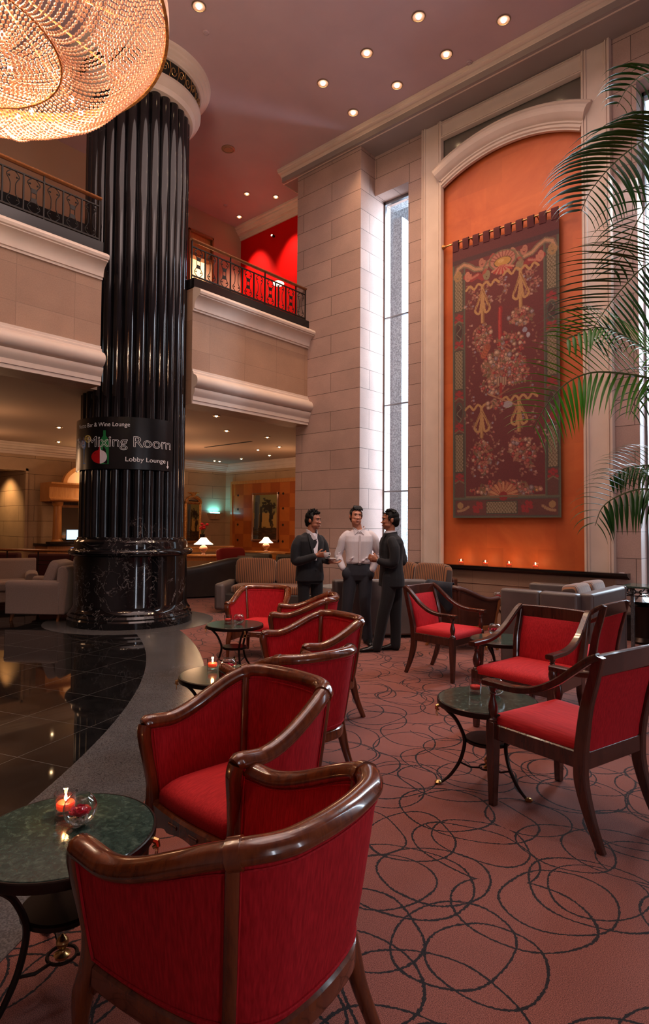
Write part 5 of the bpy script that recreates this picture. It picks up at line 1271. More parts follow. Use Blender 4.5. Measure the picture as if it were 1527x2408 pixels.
for k in range(9):
    a = rd.random()*6.28; r_ = rd.uniform(.03, .15); h_ = rd.uniform(.42, .62)
    s_ = MB().tube([(0, 0, .3), (r_*.6*cos(a), r_*.6*sin(a), h_-.1), (r_*cos(a), r_*sin(a), h_)], .005, 5).build('flower_stem', 'leafdark', vz)
    MB().ball((r_*cos(a), r_*sin(a), h_+.02), (.045, .045, .035), 8, 6).build('bloom', plain('red_bloom', (.55, .01, .02), .6) if k == 0 else D.materials['red_bloom'], s_)
# dark armchairs seen over the sofas
for k, (px, z, lab) in enumerate(((596, 15.6, 'dark leather armchair before the desk, left one'), (676, 15.0, 'dark leather armchair before the desk, right one'))):
    t = thing('lounge_armchair', lab, 'armchair', tuple(cz(px, z)), heading(1, -.3), 'dark armchairs by the desk')
    rbox('seat', 'darkleather', -.36, .36, -.36, .30, .06, .42, t, .05); rbox('back', 'darkleather', -.40, .40, .22, .42, .06, .80, t, .07)
    for sx in (-1, 1): rbox('arm', 'darkleather', sx*.42-.09, sx*.42+.09, -.38, .32, .06, .60, t, .05)

# veneered wall panel and pictures
vp = thing('wall_panel', 'large chequered orange veneer panel on the far lounge wall', 'wall panel', (12.9, 13.9, 0))
MB().box(-.05, .02, -1.75, 1.42, .0, 2.92).build('veneer', 'veneer', vp)
fm = MB()
MB().sweep([(-.05, 1.42, 0), (-.05, 1.42, 2.92), (-.05, -1.80, 2.92)], [(-.07, -.03), (.05, -.03), (.05, .03), (-.07, .03)], up=(1, 0, 0)).build('surround', 'honeywood', vp)
for yy in (1.10, -.98):
    for zz in (.55, 1.05, 1.55, 2.05, 2.5):
        MB().add([(-.056, yy, zz+.05), (-.056, yy+.05, zz), (-.056, yy, zz-.05), (-.056, yy-.05, zz), (-.04, yy, zz)], [(0, 1, 2, 3), (0, 1, 4), (1, 2, 4), (2, 3, 4), (3, 0, 4)]).build('inlay', 'darkvoid', vp)
def landscape(seed, W=60, H=84):
    rd = random.Random(seed); cv = Canvas(W, H, C8(150, 136, 84)); cv.asp = .72
    cv.rect(0, 0, 1, .45, C8(132, 124, 76)); cv.rect(0, .4, 1, .75, C8(176, 140, 76)); cv.rect(0, .74, 1, 1, C8(58, 36, 26))
    for _ in range(90): cv.ell(.62+rd.gauss(0, .12), .26+rd.gauss(0, .055), .05, .02, C8(38, 30, 22), .8)
    for _ in range(60): cv.ell(.76+rd.gauss(0, .05), .5+rd.gauss(0, .14), .03, .04, C8(36, 28, 22), .7)
    cv.line([(.18, .06), (.12, .95)], .075, C8(86, 92, 96)); cv.line([(.12, .2), (.10, .95)], .05, C8(64, 70, 78)); cv.line([(.34, .3), (.30, .9)], .04, C8(50, 40, 30))
    for _ in range(70): cv.ell(rd.random(), .86+rd.gauss(0, .06), .08, .012, rd.choice([C8(92, 60, 34), C8(40, 26, 22), C8(70, 60, 40)]), .7)
    return cv
def framed(name, label, cat, loc, axis, w_, h_, seed, arch=False):
    t = thing(name, label, cat, loc, 0)
    def f3(a, z, d): return (-d, a, z) if axis == 'x' else (a, -d, z)
    cv = landscape(seed)
    grid_panel(cv, lambda x, y, d: f3((w_/2-x*w_) if axis == 'x' else (x*w_-w_/2), h_/2-y*h_, .03-d), .02, 'painting', 'canvas', t)
    m = MB(); fw = .07 if not arch else .09
    pr = [(-fw, 0), (-fw, .04), (-fw*.6, .07), (-.02, .05), (0, .035), (0, 0)]
    path = [f3(-w_/2, -h_/2, 0), f3(w_/2, -h_/2, 0), f3(w_/2, h_/2, 0), f3(-w_/2, h_/2, 0)]
    up = (-1, 0, 0) if axis == 'x' else (0, -1, 0)
    pa = [Vector(p) for p in path]; sq = []
    for i in range(4):
        a, b = pa[i], pa[(i+1) % 4]; d = (b-a).normalized(); S = d.cross(Vector(up)); s_ = 1 if S.dot((a+b)/2) > 0 else -1
        mm = MB(); mm.sweep([a-d*fw, b+d*fw], [(s_*-x, z) for x, z in pr], up=up); mm.build('frame_rail', 'gilt' if arch else 'handrail', t)
    if arch:
        for k in range(26):
            a = pi*k/25; x_, z_ = (w_/2+.06)*cos(a), h_/2+.05+.20*sin(a); m.ball(f3(x_, z_, .05), (.035, .035, .04), 8, 6)
        m.tube([f3((w_/2+.03)*cos(pi*k/12), h_/2+.03+.17*sin(pi*k/12), .04) for k in range(13)], .03, 8)
        for sg in (-1, 1): m.tube([f3(0, h_/2+.26, .05), f3(sg*.10, h_/2+.36, .05), f3(sg*.24, h_/2+.36, .05)], [.045, .04, .006], 8)
        m.ball(f3(0, h_/2+.30, .05), (.05, .05, .09), 10, 8); m.build('carved_crest', 'gilt', t)
        MB().box(*((-.03, -.01, -w_/2, w_/2) if axis == 'x' else (-w_/2, w_/2, -.03, -.01)), h_/2, h_/2+.12).build('crest_backing', 'darkvoid', t)
    return t
framed('framed_painting', 'tall dark landscape painting in a wooden frame on the veneer panel', 'painting', (12.845, onx(625, 1216, 12.85).y, onx(625, 1216, 12.85).z), 'x', 1.05, 1.38, 5)
p = ony(454, 1230, 15.66); framed('gilded_mirror', 'tall mirror in a carved gilded frame beside the great column', 'mirror', (p.x, 15.68, p.z+.02), 'y', .46, 1.15, 9, True)
# wall sconce with cyan light
p = ony(506, 1207, 15.62); sc = thing('wall_sconce', 'stone wall sconce throwing turquoise light upwards', 'wall lamp', (p.x, 15.70, p.z))
MB().loft([[(-.17, 0, -.20), (.17, 0, -.20), (.17, -.08, -.20), (-.17, -.08, -.20)], [(-.27, 0, 0), (.27, 0, 0), (.27, -.16, 0), (-.27, -.16, 0)]]).build('bowl', 'stone_warm', sc)
MB().tube([(-.19, -.07, .015), (.19, -.07, .015)], .018, 8).build('tube', 'cyan', sc)
light('sconce_light', 'AREA', (p.x, 15.60, p.z+.05), 4, (.12, .80, 1), .4, .06, (p.x, 15.70, p.z+.9))

# reception pavilion at the far left
pv = thing('bar_pavilion', 'honey-wood reception pavilion with arch, columns and counter behind the rail', 'bar', (8.0, 15.1, 0))
MB().box(-1.30, 1.30, -.10, .60, 0, .98).build('counter', 'honeywood', pv, bevel=.01); MB().box(-1.36, 1.36, -.18, .60, .98, 1.04).build('counter_top', 'black_stone', pv, bevel=.008)
for x in (-1.0, 1.0):
    MB().lathe([(.15, 1.04), (.15, 1.10), (.115, 1.14), (.11, 1.2), (.10, 1.9), (.10, 1.98), (.13, 2.02), (.14, 2.10), (.01, 2.10)], 28, Matrix.Translation((x, .05, 0))).build('pavilion_column', 'honeywood', pv)
MB().sweep([(-1.28, -.06, 2.10), (1.28, -.06, 2.10)], [(-.5, 0), (.06, 0), (.10, .03), (.10, .06), (.05, .08), (.03, .12), (.03, .36), (.06, .40), (.13, .44), (.13, .48), (-.5, .48)]).build('entablature', 'honeywood', pv, smooth=30)
ap = [(.85*1.02*cos(pi*k/20), 0, 2.58+.50*sin(pi*k/20)) for k in range(21)]
MB().sweep(ap, [(-.05, -.06), (.05, -.06), (.05, .06), (-.05, .06)], up=(0, 1, 0)).build('arch', 'honeywood', pv)
MB().add([(x, .02, z) for x, y, z in ap]+[(x, .05, z) for x, y, z in ap], [tuple(range(21)), tuple(range(21, 42))[::-1]]).build('arch_panel', 'wallglow', pv)
MB().box(-1.25, -.80, .40, .60, 1.04, 2.10).build('back_panel', 'stone_warm', pv); MB().box(.80, 1.25, .40, .60, 1.04, 2.10).build('back_panel', 'stone_warm', pv)
MB().sweep([(-.78, .38, 1.20), (-.78, .38, 2.0), (.78, .38, 2.0), (.78, .38, 1.20), (-.78, .38, 1.2)], [(-.04, -.02), (.04, -.02), (.04, .02), (-.04, .02)], up=(0, -1, 0)).build('mirror_frame', 'honeywood', pv)
MB().box(-.76, .76, .39, .42, 1.2, 2.0).build('mirror', plain('dim_mirror', rgb(80, 66, 54), .1, spec=.8), pv)
light('pavilion_light', 'POINT', (7.9, 14.75, 2.72), 16, (1, .70, .36), .05)
mon = thing('monitor', 'small lit computer monitor on the reception counter', 'monitor', (ony(173, 1262, 14.95).x, 14.95, 1.04), 0)
MB().box(-.20, .20, -.01, .02, .08, .36).build('casing', 'iron', mon, bevel=.008); MB().box(-.185, .185, -.014, -.009, .10, .345).build('screen', 'screen', mon); MB().box(-.02, .02, 0, .03, 0, .1).box(-.09, .09, -.05, .07, 0, .012).build('stand', 'iron', mon)
kb = MB().box(-.3, .3, -.15, .10, 0, .05).build('keyboard', 'iron', loc=(ony(140, 1278, 14.95).x, 14.95, 1.04)); tag(kb, 'dark keyboard tray on the reception counter', 'keyboard')

# brass-capped rail of the lower lounge
ra, rb_ = cz(-60, 12.6), cz(178, 11.9); rv = rb_-ra; rl = thing('lounge_rail', 'low rail with a honey-wood top crossing behind the beige armchairs', 'railing', tuple(ra), atan2(rv.y, rv.x)); L_ = rv.length
MB().tube([(0, 0, 1.0), (L_, 0, 1.0)], .028, 12, flat=(1.3, 1)).build('top_rail', 'handrail', rl)
for z in (.80, .72): MB().tube([(0, 0, z), (L_, 0, z)], .008, 6).build('thin_bar', 'iron', rl)
for k in range(4): MB().tube([(.1+(L_-.2)*k/3, 0, 0), (.1+(L_-.2)*k/3, 0, .98)], .014, 8).build('post', 'iron', rl)
def wine_sofa(px, z, w_, lab):
    t = thing('wine_sofa', lab, 'sofa', tuple(cz(px, z)), heading(1, 0), 'wine sofas behind the rail'); rbox('back', 'wine', -w_/2, w_/2, 0, .2, .05, .88, t, .05); rbox('seat', 'wine', -w_/2, w_/2, .2, .8, .05, .42, t, .05)
    for sx in (-1, 1): rbox('arm', 'wine', sx*w_/2-.08, sx*w_/2+.08, .05, .8, .05, .62, t, .05)
wine_sofa(128, 13.2, 1.15, 'wine-red sofa behind the rail, right one beside the column'); wine_sofa(-12, 13.6, 1.1, 'wine-red sofa behind the rail, at the left picture edge')

# beige sofa and armchair on the black floor
def club(nm, label, cat, w_, loc, rz, cush=None):
    t = thing(nm, label, cat, loc, rz); h = w_/2
    for sx in (-1, 1):
        for y in (-.40, .36): MB().tube([(sx*(h-.12), y, .14), (sx*(h-.09), y-.02, 0)], [.035, .020], 8).build('foot', 'handrail', t)
        pr = [(-.10, .12), (.10, .12), (.10, .52), (.115, .57), (.10, .62), (.05, .645), (-.04, .645), (-.09, .62), (-.11, .57), (-.10, .52)]
        MB().sweep([(sx*(h-.10), -.47, 0), (sx*(h-.10), .40, 0)], pr).build('arm', 'beige', t, bevel=.015, smooth=50)
    rbox('base', 'beige', -h+.18, h-.18, -.43, .40, .13, .34, t, .02); rbox('seat_cushion', 'beige', -h+.19, h-.19, -.49, .28, .33, .50, t, .05, 4)
    MB().sweep([(-h+.02, .34, .12), (h-.02, .34, .12)], [(-.14, 0), (.10, 0), (.0, .50), (-.02, .72), (-.08, .76), (-.15, .74), (-.19, .66), (-.16, .3)] ).build('back', 'beige', t, smooth=50, bevel=.02)
    if cush: cushion('loose_cushion', 'beige', .62, .46, .18, Matrix.Translation((0, .14, .72)) @ Matrix.Rotation(radians(68), 4, 'X'), t)
    return t
club('beige_armchair', 'beige linen armchair side-on before the great column', 'armchair', .98, tuple(lz(-4.52, 9.95)), face(-1, .06), True)
club('beige_sofa', 'beige linen sofa at the left edge, beyond the beige armchair', 'sofa', 2.1, tuple(lz(-6.35, 10.9)), face(.45, -.9))

# small things high on the mezzanine and by the shelf
p = onx(655, 670, 9.3); gl = thing('globe_lamp', 'glowing oval lamp just above the mezzanine railing, before the red wall', 'lamp', (p.x, p.y, 5.42))
MB().lathe([(.09, 0), (.09, .02), (.015, .04), (.015, p.z-5.46), (.03, p.z-5.44), (.001, p.z-5.43)], 16).build('stand', 'iron', gl); MB().ball((0, 0, p.z-5.42+.03), (.13, .13, .045), 16, 10).build('shade', 'shade', gl)
p = onx(643, 555, 9.60); sp_ = thing('wall_spotlight', 'tiny bright spotlight on the red mezzanine wall', 'spotlight', tuple(p))
MB().tube([(.03, 0, 0), (-.05, 0, 0)], .028, 12).build('housing', 'iron', sp_); MB().ball((-.05, 0, 0), (.012, .022, .022), 10, 8).build('bulb', 'lampglow', sp_)
p = onx(1463, 1350, 9.08); wb = MB().box(-.02, .02, -.035, .035, -.02, .02).build('wall_socket', 'shirt', loc=(9.08, p.y, p.z), bevel=.004); tag(wb, 'small pale socket box on the wall, right of the black shelf', 'socket')
# ------------------------------------------------------------------ three men talking
# each man is posed in a frame whose +X is the viewer's right, -Y towards the viewer, Z up
def remeshed(mb, name, mat, parent, vox=.007, smooth_it=4):
    o = mb.build('tmp_'+name, mat, None); m = o.modifiers.new('r', 'REMESH'); m.mode = 'VOXEL'; m.voxel_size = vox; m.use_smooth_shade = True
    s = o.modifiers.new('s', 'SMOOTH'); s.iterations = smooth_it; s.factor = .5
    bpy.context.view_layer.update(); me = D.meshes.new_from_object(o.evaluated_get(bpy.context.evaluated_depsgraph_get())); old = o.data; D.objects.remove(o); D.meshes.remove(old)
    me.name = name; me.shade_smooth(); me.materials.clear(); me.materials.append(MAT[mat]); p = D.objects.new(name, me); COL.objects.link(p); p.parent = parent; return p
def limb(mb, pts, rad, n=14, sub=4, flat=(1, 1), up=(0, 1, .01)):
    P = catmull(pts, sub); R = [interp(i/(len(P)-1)*(len(rad)-1), range(len(rad)), rad) for i in range(len(P))]
    mb.tube(P, R, n, up=up, flat=flat); mb.ball(tuple(P[0]), R[0]*.98, 12, 8); mb.ball(tuple(P[-1]), R[-1]*.98, 12, 8)
def stack(mb, rings, n=24, ex=.85):
    rg = []
    for cx, cy, z, rx, ry, yaw in rings:
        y = radians(yaw); rr = []
        for k in range(n):
            a = 2*pi*k/n; c_, s_ = cos(a), sin(a); px = rx*abs(c_)**ex*(1 if c_ > 0 else -1); py = ry*abs(s_)**ex*(1 if s_ > 0 else -1)
            rr.append((cx+px*cos(y)-py*sin(y), cy+px*sin(y)+py*cos(y), z))
        rg.append(rr)
    mb.loft(rg)
def head_parts(mb, M, s=1.0):
    """face towards -Y in head space, origin at skull centre; M places it"""
    B = lambda c, r: mb.ball(c, r, 20, 14, M)
    B((0, .012, .028), (.076, .094, .088)); B((0, -.020, -.020), (.066, .072, .078)); B((0, -.035, -.068), (.048, .050, .042)); B((0, -.058, -.098), (.026, .024, .018))
    B((.036, -.030, -.062), (.030, .048, .030)); B((-.036, -.030, -.062), (.030, .048, .030))
    B((0, -.072, .032), (.052, .018, .016)); B((.030, -.070, -.022), (.022, .020, .018)); B((-.030, -.070, -.022), (.022, .020, .018))
    mb.loft([[(x*w_, y, z) for x, y, z in ((-1, -.070, zc), (0, yc, zc-.002), (1, -.070, zc), (0, -.055, zc))] for w_, yc, zc in ((.006, -.084, .026), (.007, -.092, .010), (.009, -.104, -.010), (.014, -.112, -.026), (.016, -.100, -.036))], M=M)
    B((0, -.108, -.028), (.010, .009, .009)); B((.011, -.096, -.031), (.008, .010, .007)); B((-.011, -.096, -.031), (.008, .010, .007))
    B((0, -.082, -.058), (.024, .014, .0065)); B((0, -.080, -.071), (.021, .014, .0075))
    for sg in (-1, 1): mb.ball((sg*.080, .012, -.004), (.011, .020, .031), 12, 10, M)
def face_bits(par, M, smile=True):
    lips = MB(); lips.tube([M @ Vector(p) for p in ((-.024, -.086, -.060), (-.012, -.096, -.064), (0, -.0985, -.065), (.012, -.096, -.064), (.024, -.086, -.060))], [.001, .0045, .0052, .0045, .001], 8); lips.build('lips', plain('lip_skin', rgb(150, 78, 68), .45) if 'lip_skin' not in D.materials else D.materials['lip_skin'], par)
    if smile: MB().tube([M @ Vector(p) for p in ((-.016, -.0955, -.0635), (0, -.1035, -.0645), (.016, -.0955, -.0635))], [.0008, .0024, .0008], 6).build('teeth', 'whitechina', par)
    for sg in (-1, 1):
        e = MB().ball((sg*.031, -.0755, .010), (.0115, .0078, .0046), 12, 8, M).build('eye', 'eyewhite', par)
        MB().ball((sg*.031, -.0820, .010), (.0052, .0025, .0046), 8, 6, M).build('iris', 'hair', e)
        MB().tube([M @ Vector(p) for p in ((sg*.014, -.0885, .027), (sg*.030, -.0890, .0325), (sg*.048, -.0760, .027))], [.0032, .0042, .0015], 6).build('eyebrow', 'hair', par)
        MB().tube([M @ Vector(p) for p in ((sg*.019, -.0850, .0145), (sg*.031, -.0875, .0178), (sg*.043, -.0800, .0150))], [.001, .0016, .001], 5).build('eyelid', 'hair', par)
def hair(par, M, style, seed=0):
    rd = random.Random(seed); m = MB()
    m.ball((0, .028, .054), (.080, .094, .074), 24, 16, M); m.ball((0, .052, .000), (.080, .075, .078), 20, 14, M); m.ball((0, .070, -.045), (.056, .050, .045), 16, 10, M)
    for sg in (-1, 1): m.ball((sg*.072, -.004, .036), (.012, .034, .036), 12, 8, M); m.tube([M @ Vector(p) for p in ((sg*.079, -.022, .02), (sg*.077, -.024, -.018))], [.009, .004], 6)
    if style == 'spiky':
        for k in range(90):
            a, b = rd.uniform(0, 6.28), rd.uniform(.0, 1.15); d = Vector((sin(b)*cos(a), sin(b)*sin(a)*1.0-.05, cos(b))); p = Vector((0, .018, .050))+Vector((d.x*.078, d.y*.092, d.z*.076))
            q = p+d*rd.uniform(.018, .036)+Vector((rd.gauss(0, .008), rd.gauss(0, .008)-.006, .010)); m.tube([M @ p, M @ ((p+q)/2), M @ q], [.011, .007, .001], 6)
    elif style == 'side':
        for k in range(26):
            x = -.055+.11*k/25; p = Vector((x, -.055, .092)); q = Vector((x+.016, -.078+.010*abs(x)*8, .086+.01*sin(k))); r = Vector((x*.8+.01, .0, .142)); m.tube([M @ q, M @ (p+Vector((0, 0, .020))), M @ r], [.006, .013, .008], 6)
    else:
        for k in range(60):
            a, b = rd.uniform(0, 6.28), rd.uniform(.1, 1.2); d = Vector((sin(b)*cos(a), sin(b)*sin(a), cos(b))); p = Vector((0, .022, .052))+Vector((d.x*.080, d.y*.095, d.z*.078)); q = p+d*.016+Vector((.006, -.012, .002)); m.tube([M @ p, M @ q], [.013, .003], 6)
    return remeshed(m, 'hair', 'hair', par, .0045, 1)
def hand(mb, wrist, dirv, palm_n, curl=.6, s=1.0, side=1, spread=.12):
    """wrist point, pointing direction, palm normal; five separate fingers and a side thumb"""
    W = Vector(wrist); d = Vector(dirv).normalized(); n = Vector(palm_n).normalized(); n = (n-d*n.dot(d)).normalized(); x = d.cross(n)*side
    q = lambda a, b, c: W+(d*a+x*b+n*c)*s
    rg = []
    for a, hw, th in ((-.01, .024, .018), (.02, .031, .016), (.055, .040, .014), (.085, .041, .012), (.095, .036, .009)):
        rg.append([tuple(q(a, hw*cos(2*pi*k/14), th*sin(2*pi*k/14))) for k in range(14)])
    mb.loft(rg)
    for i, (b, L_) in enumerate(((-.030, .066), (-.010, .076), (.010, .072), (.029, .058))):
        base = (.085, b, 0); ang = 0; pts = [q(*base)]; pos = Vector(base); sp = spread*(i-1.5)*.6
        for j, f in enumerate((.42, .32, .26)):
            ang += curl*(.7, .95, .7)[j]; pos = pos+Vector((cos(ang), sp*cos(ang), sin(ang)))*L_*f; pts.append(q(*pos))
        P = catmull(pts, 4); mb.tube(P, [.0095*s, .0088*s, .0082*s, .0062*s], 10, up=x); mb.ball(tuple(P[-1]), .0062*s, 8, 6)
    pts = [q(.015, -.026, .006), q(.040, -.050, .016), q(.062, -.058, .030), q(.078, -.052, .044)]
    P = catmull(pts, 4); mb.tube(P, [.0135*s, .0115*s, .0100*s, .0075*s], 10, up=d); mb.ball(tuple(P[-1]), .0075*s, 8, 6)
def headM(loc, yaw, pitch=0, roll=0, s=1.0): return Matrix.Translation(loc) @ Matrix.Rotation(radians(yaw), 4, 'Z') @ Matrix.Rotation(radians(pitch), 4, 'X') @ Matrix.Rotation(radians(roll), 4, 'Y') @ Matrix.Scale(s, 4)
def shoe(par, heel, toe, w_=.045):
    H, T = Vector(heel), Vector(toe); d = (T-H); L_ = d.length; d.normalize(); x = d.cross(Vector((0, 0, 1)))
    rg = []
    for f, hw, h_ in ((-.02, .020, .050), (.03, .034, .085), (.2, .037, .100), (.38, .038, .082), (.55, .043, .062), (.75, .044, .048), (.92, .034, .036), (1.0, .014, .022)):
        c_ = H+d*(L_*f); rr = []
        for k in range(16):
            a = 2*pi*k/16; z = .008+max(-.008, (h_-.008)*.5*(1+sin(a))-.0); rr.append(tuple(c_+x*(hw*cos(a)*w_/.045)+Vector((0, 0, z))))
        rg.append(rr)
    o = MB().loft(rg).build('shoe', 'shoe', par, smooth=70)
    rg = [[tuple(H+d*(L_*f)+x*(sx*hw)+Vector((0, 0, z))) for sx, z in ((-1, 0), (1, 0), (1, .012), (-1, .012))] for f, hw in ((-.03, .026), (.1, .036), (.35, .036), (.6, .045), (.85, .042), (1.01, .016))]
    MB().loft(rg).build('sole', 'belt', o); 
    MB().box(-.028, .028, -.02, .045, 0, .022).build('heel', 'belt', o).matrix_local = Matrix.Translation(H+d*.02) @ Matrix.Rotation(atan2(d.y, d.x)-pi/2, 4, 'Z')
    return o
def lapel(par, pts, w_, mat='suit', nrm_=(0, -1, 0), name='lapel'):
    m = MB(); P = catmull(pts, 5); n = len(P); m.sweep(P, [(-1, -.3), (1, -.3), (1, .3), (-1, .3)], up=nrm_, scale=[(w_*interp(i/(n-1), [0, .3, 1], [.7, 1.1, .25]), .010) for i in range(n)]); return m.build(name, mat, par, smooth=50)
def person(label, loc): t = thing('person', label, 'person', loc, heading(1, 0)); return t

MAT['eyewhite'] = plain('eye_white', (.42, .36, .33), .4)
# --- middle man: white shirt, charcoal trousers, hands in pockets, facing the viewer
ZM = 7.95; mm_ = person('smiling man in a white shirt and charcoal trousers, hands in his pockets', tuple(cz(845, ZM)))
HM = headM((-.042, -.018, 1.668), 14, -2, 3, .98)
b = MB(); head_parts(b, HM); limb(b, [(-.015, .02, 1.46), (-.025, .008, 1.53), (-.040, .0, 1.60)], [.066, .060, .060])
stack(b, [(0, .02, .92, .15, .10, 0), (0, .02, 1.1, .135, .09, 0), (0, .02, 1.3, .155, .10, 0), (0, .02, 1.42, .15, .085, 0), (0, .02, 1.50, .06, .06, 0)])
for p_ in ([(-.165, .02, 1.43), (-.215, .03, 1.34), (-.262, .05, 1.17), (-.225, -.01, 1.04), (-.18, -.03, .97)], [(.165, .02, 1.43), (.21, .03, 1.34), (.248, .05, 1.17), (.20, -.02, 1.05), (.155, -.04, .97)]):
    limb(b, p_, [.045, .045, .036, .030, .026])
    hand(b, (p_[-1][0]*.86, p_[-1][1]+.045, p_[-1][2]), (-.25*p_[-1][0], .22, -1), (1 if p_[0][0] < 0 else -1, 0, 0), .5, .82)
LEG_M = ([(-.095, .02, .93), (-.125, .01, .72), (-.150, .0, .48), (-.165, .03, .25), (-.168, .04, .07)], [(.085, .02, .93), (.085, .0, .72), (.085, -.02, .48), (.105, .02, .25), (.125, .04, .07)])
for p_ in LEG_M: limb(b, p_, [.075, .068, .048, .042, .034])
remeshed(b, 'body', 'skin', mm_, .006, 3); face_bits(mm_, HM); hair(mm_, HM, 'side', 1)
s_ = MB()
stack(s_, [(0, .02, 1.035, .150, .105, 0), (.0, .02, 1.07, .172, .122, 0), (0, .02, 1.14, .172, .122, 0), (0, .018, 1.24, .180, .125, 0), (0, .015, 1.34, .190, .128, 0), (0, .018, 1.41, .190, .112, 0), (0, .022, 1.455, .150, .088, 0), (0, .02, 1.495, .085, .066, 0)])
limb(s_, [(-.150, .02, 1.425), (-.205, .025, 1.36), (-.235, .04, 1.26), (-.272, .055, 1.155), (-.250, .01, 1.075), (-.215, -.035, .995)], [.060, .062, .056, .054, .050, .044])
limb(s_, [(.150, .02, 1.425), (.205, .025, 1.36), (.232, .04, 1.26), (.262, .055, 1.155), (.215, .0, 1.06), (.170, -.05, .965)], [.060, .062, .056, .054, .050, .044])
for k, (x, z, sg) in enumerate(((-.27, 1.18, 1), (-.25, 1.11, -1), (.26, 1.18, 1), (.235, 1.09, -1), (-.10, 1.12, 1), (.11, 1.13, 1), (.05, 1.09, 1))):
    s_.tube([(x-.04, -.02-.07*(abs(x) < .15), z-.02), (x, -.055-.052*(abs(x) < .15), z), (x+.04, -.02-.06*(abs(x) < .15), z+.03*sg)], [.004, .012, .004], 6)
sh = remeshed(s_, 'shirt', 'shirt', mm_, .007, 3)
MB().box(-.012, .016, -.004, .002, 0, .36, Matrix.Translation((0.004, -.112, 1.06)) @ Matrix.Rotation(radians(1), 4, 'X')).build('placket', 'shirt', sh, bevel=.001)
for k in range(5): MB().ball((.004, -.119+.001*k, 1.10+.068*k), (.005, .002, .005), 8, 6).build('button', 'whitechina', sh)
for sg in (-1, 1):
    MB().sweep(catmull([(sg*.062, .06, 1.52), (sg*.078, -.005, 1.508), (sg*.050, -.058, 1.485), (sg*.012, -.080, 1.45)], 4), [(-.004, -.020), (.004, -.020), (.004, .024), (-.004, .024)]).build('collar', 'shirt', sh, smooth=60)
    MB().add([(sg*.014, -.085, 1.475), (sg*.070, -.055, 1.500), (sg*.062, -.090, 1.425), (sg*.014, -.078, 1.470), (sg*.070, -.048, 1.495), (sg*.060, -.083, 1.422)], [(0, 1, 2), (3, 5, 4), (0, 3, 4, 1), (1, 4, 5, 2), (2, 5, 3, 0)]).build('collar_tip', 'shirt', sh, smooth=0)
b = MB(); stack(b, [(0, .02, .825, .135, .095, 0), (0, .02, .90, .176, .120, 0), (0, .02, .98, .168, .118, 0), (0, .02, 1.058, .155, .110, 0)])
for p_ in LEG_M: limb(b, [Vector(q) for q in p_[:-1]]+[(p_[-1][0], p_[-1][1]-.01, .045)], [.104, .092, .074, .068, .068])
for x0 in (-.165, .145): b.ball((x0, -.030, .915), (.060, .068, .085), 14, 10)
tr_ = remeshed(b, 'trousers', 'trouser', mm_, .007, 4)
MB().sweep([(.157*cos(2*pi*k/40), .02+.112*sin(2*pi*k/40), 1.052) for k in range(40)], [(-.003, -.017), (.004, -.017), (.004, .017), (-.003, .017)], closed=True).build('belt', 'belt', mm_)
MB().box(-.02, .025, -.100, -.092, 1.036, 1.068).build('buckle', 'ptrim', mm_, bevel=.003)
shoe(mm_, (-.168, .06, 0), (-.20, -.19, 0)); shoe(mm_, (.125, .07, 0), (.155, -.18, 0))

# --- left man: black suit, coffee cup, turned to the viewer's right
ZL_ = 7.75; lm = person('man in a black suit with an open white collar, holding a white coffee cup', tuple(cz(730, ZL_)))
HL = headM((.045, -.008, 1.608), 62, 0, 0, .98)
b = MB(); head_parts(b, HL); limb(b, [(.0, .01, 1.42), (.018, .0, 1.49), (.040, .0, 1.57)], [.062, .058, .058])
stack(b, [(0, .0, .92, .13, .10, 35), (0, .0, 1.1, .13, .09, 35), (0, 0, 1.3, .15, .10, 35), (0, 0, 1.38, .14, .085, 35), (0, 0, 1.45, .06, .06, 35)])
ARM_L = [(-.135, -.075, 1.36), (-.170, -.100, 1.24), (-.170, -.120, 1.105), (-.06, -.190, 1.125), (.100, -.205, 1.175)]
ARM_R = [(.125, .09, 1.36), (.175, .10, 1.24), (.205, .05, 1.12), (.225, -.03, 1.095), (.262, -.10, 1.085)]
for p_ in (ARM_L, ARM_R): limb(b, p_, [.046, .044, .036, .030, .025])
hand(b, (.098, -.205, 1.172), (1, .05, .12), (.12, .9, .35), .85, 1.0, -1, .04); hand(b, (.258, -.10, 1.080), (.55, .15, -.05), (0, 0, 1), .35, 1.0, 1, .12)
LEG_L = ([(-.07, -.03, .93), (-.075, -.03, .72), (-.08, -.03, .48), (-.085, .0, .25), (-.09, .01, .07)], [(.08, .04, .93), (.09, .05, .72), (.10, .05, .48), (.105, .07, .25), (.11, .08, .07)])
for p_ in LEG_L: limb(b, p_, [.075, .068, .048, .042, .034])
remeshed(b, 'body', 'skintan', lm, .006, 3); face_bits(lm, HL); hair(lm, HL, 'spiky', 2)
b = MB(); stack(b, [(.0, .0, .93, .17, .12, 30), (0, 0, 1.1, .145, .105, 32), (0, 0, 1.3, .165, .112, 35), (0, 0, 1.37, .150, .09, 35), (0, 0, 1.43, .08, .06, 35)])
stb = remeshed(b, 'shirt', 'shirt', lm, .008, 2)
for sg in (-1, 1):
    dx = Vector((cos(radians(35)), sin(radians(35)), 0)); fw = Vector((sin(radians(35)), -cos(radians(35)), 0)); c0 = Vector((.01, 0, 0))
    pts = [c0+dx*(sg*.060)-fw*.02+Vector((0, 0, 1.475)), c0+dx*(sg*.068)+fw*.03+Vector((0, 0, 1.468)), c0+dx*(sg*.040)+fw*.085+Vector((0, 0, 1.425)), c0+dx*(sg*.014)+fw*.112+Vector((0, 0, 1.365))]
    MB().sweep(catmull(pts, 4), [(-.004, -.020), (.004, -.020), (.004, .022), (-.004, .022)]).build('collar', 'shirt', stb, smooth=60)
b = MB()
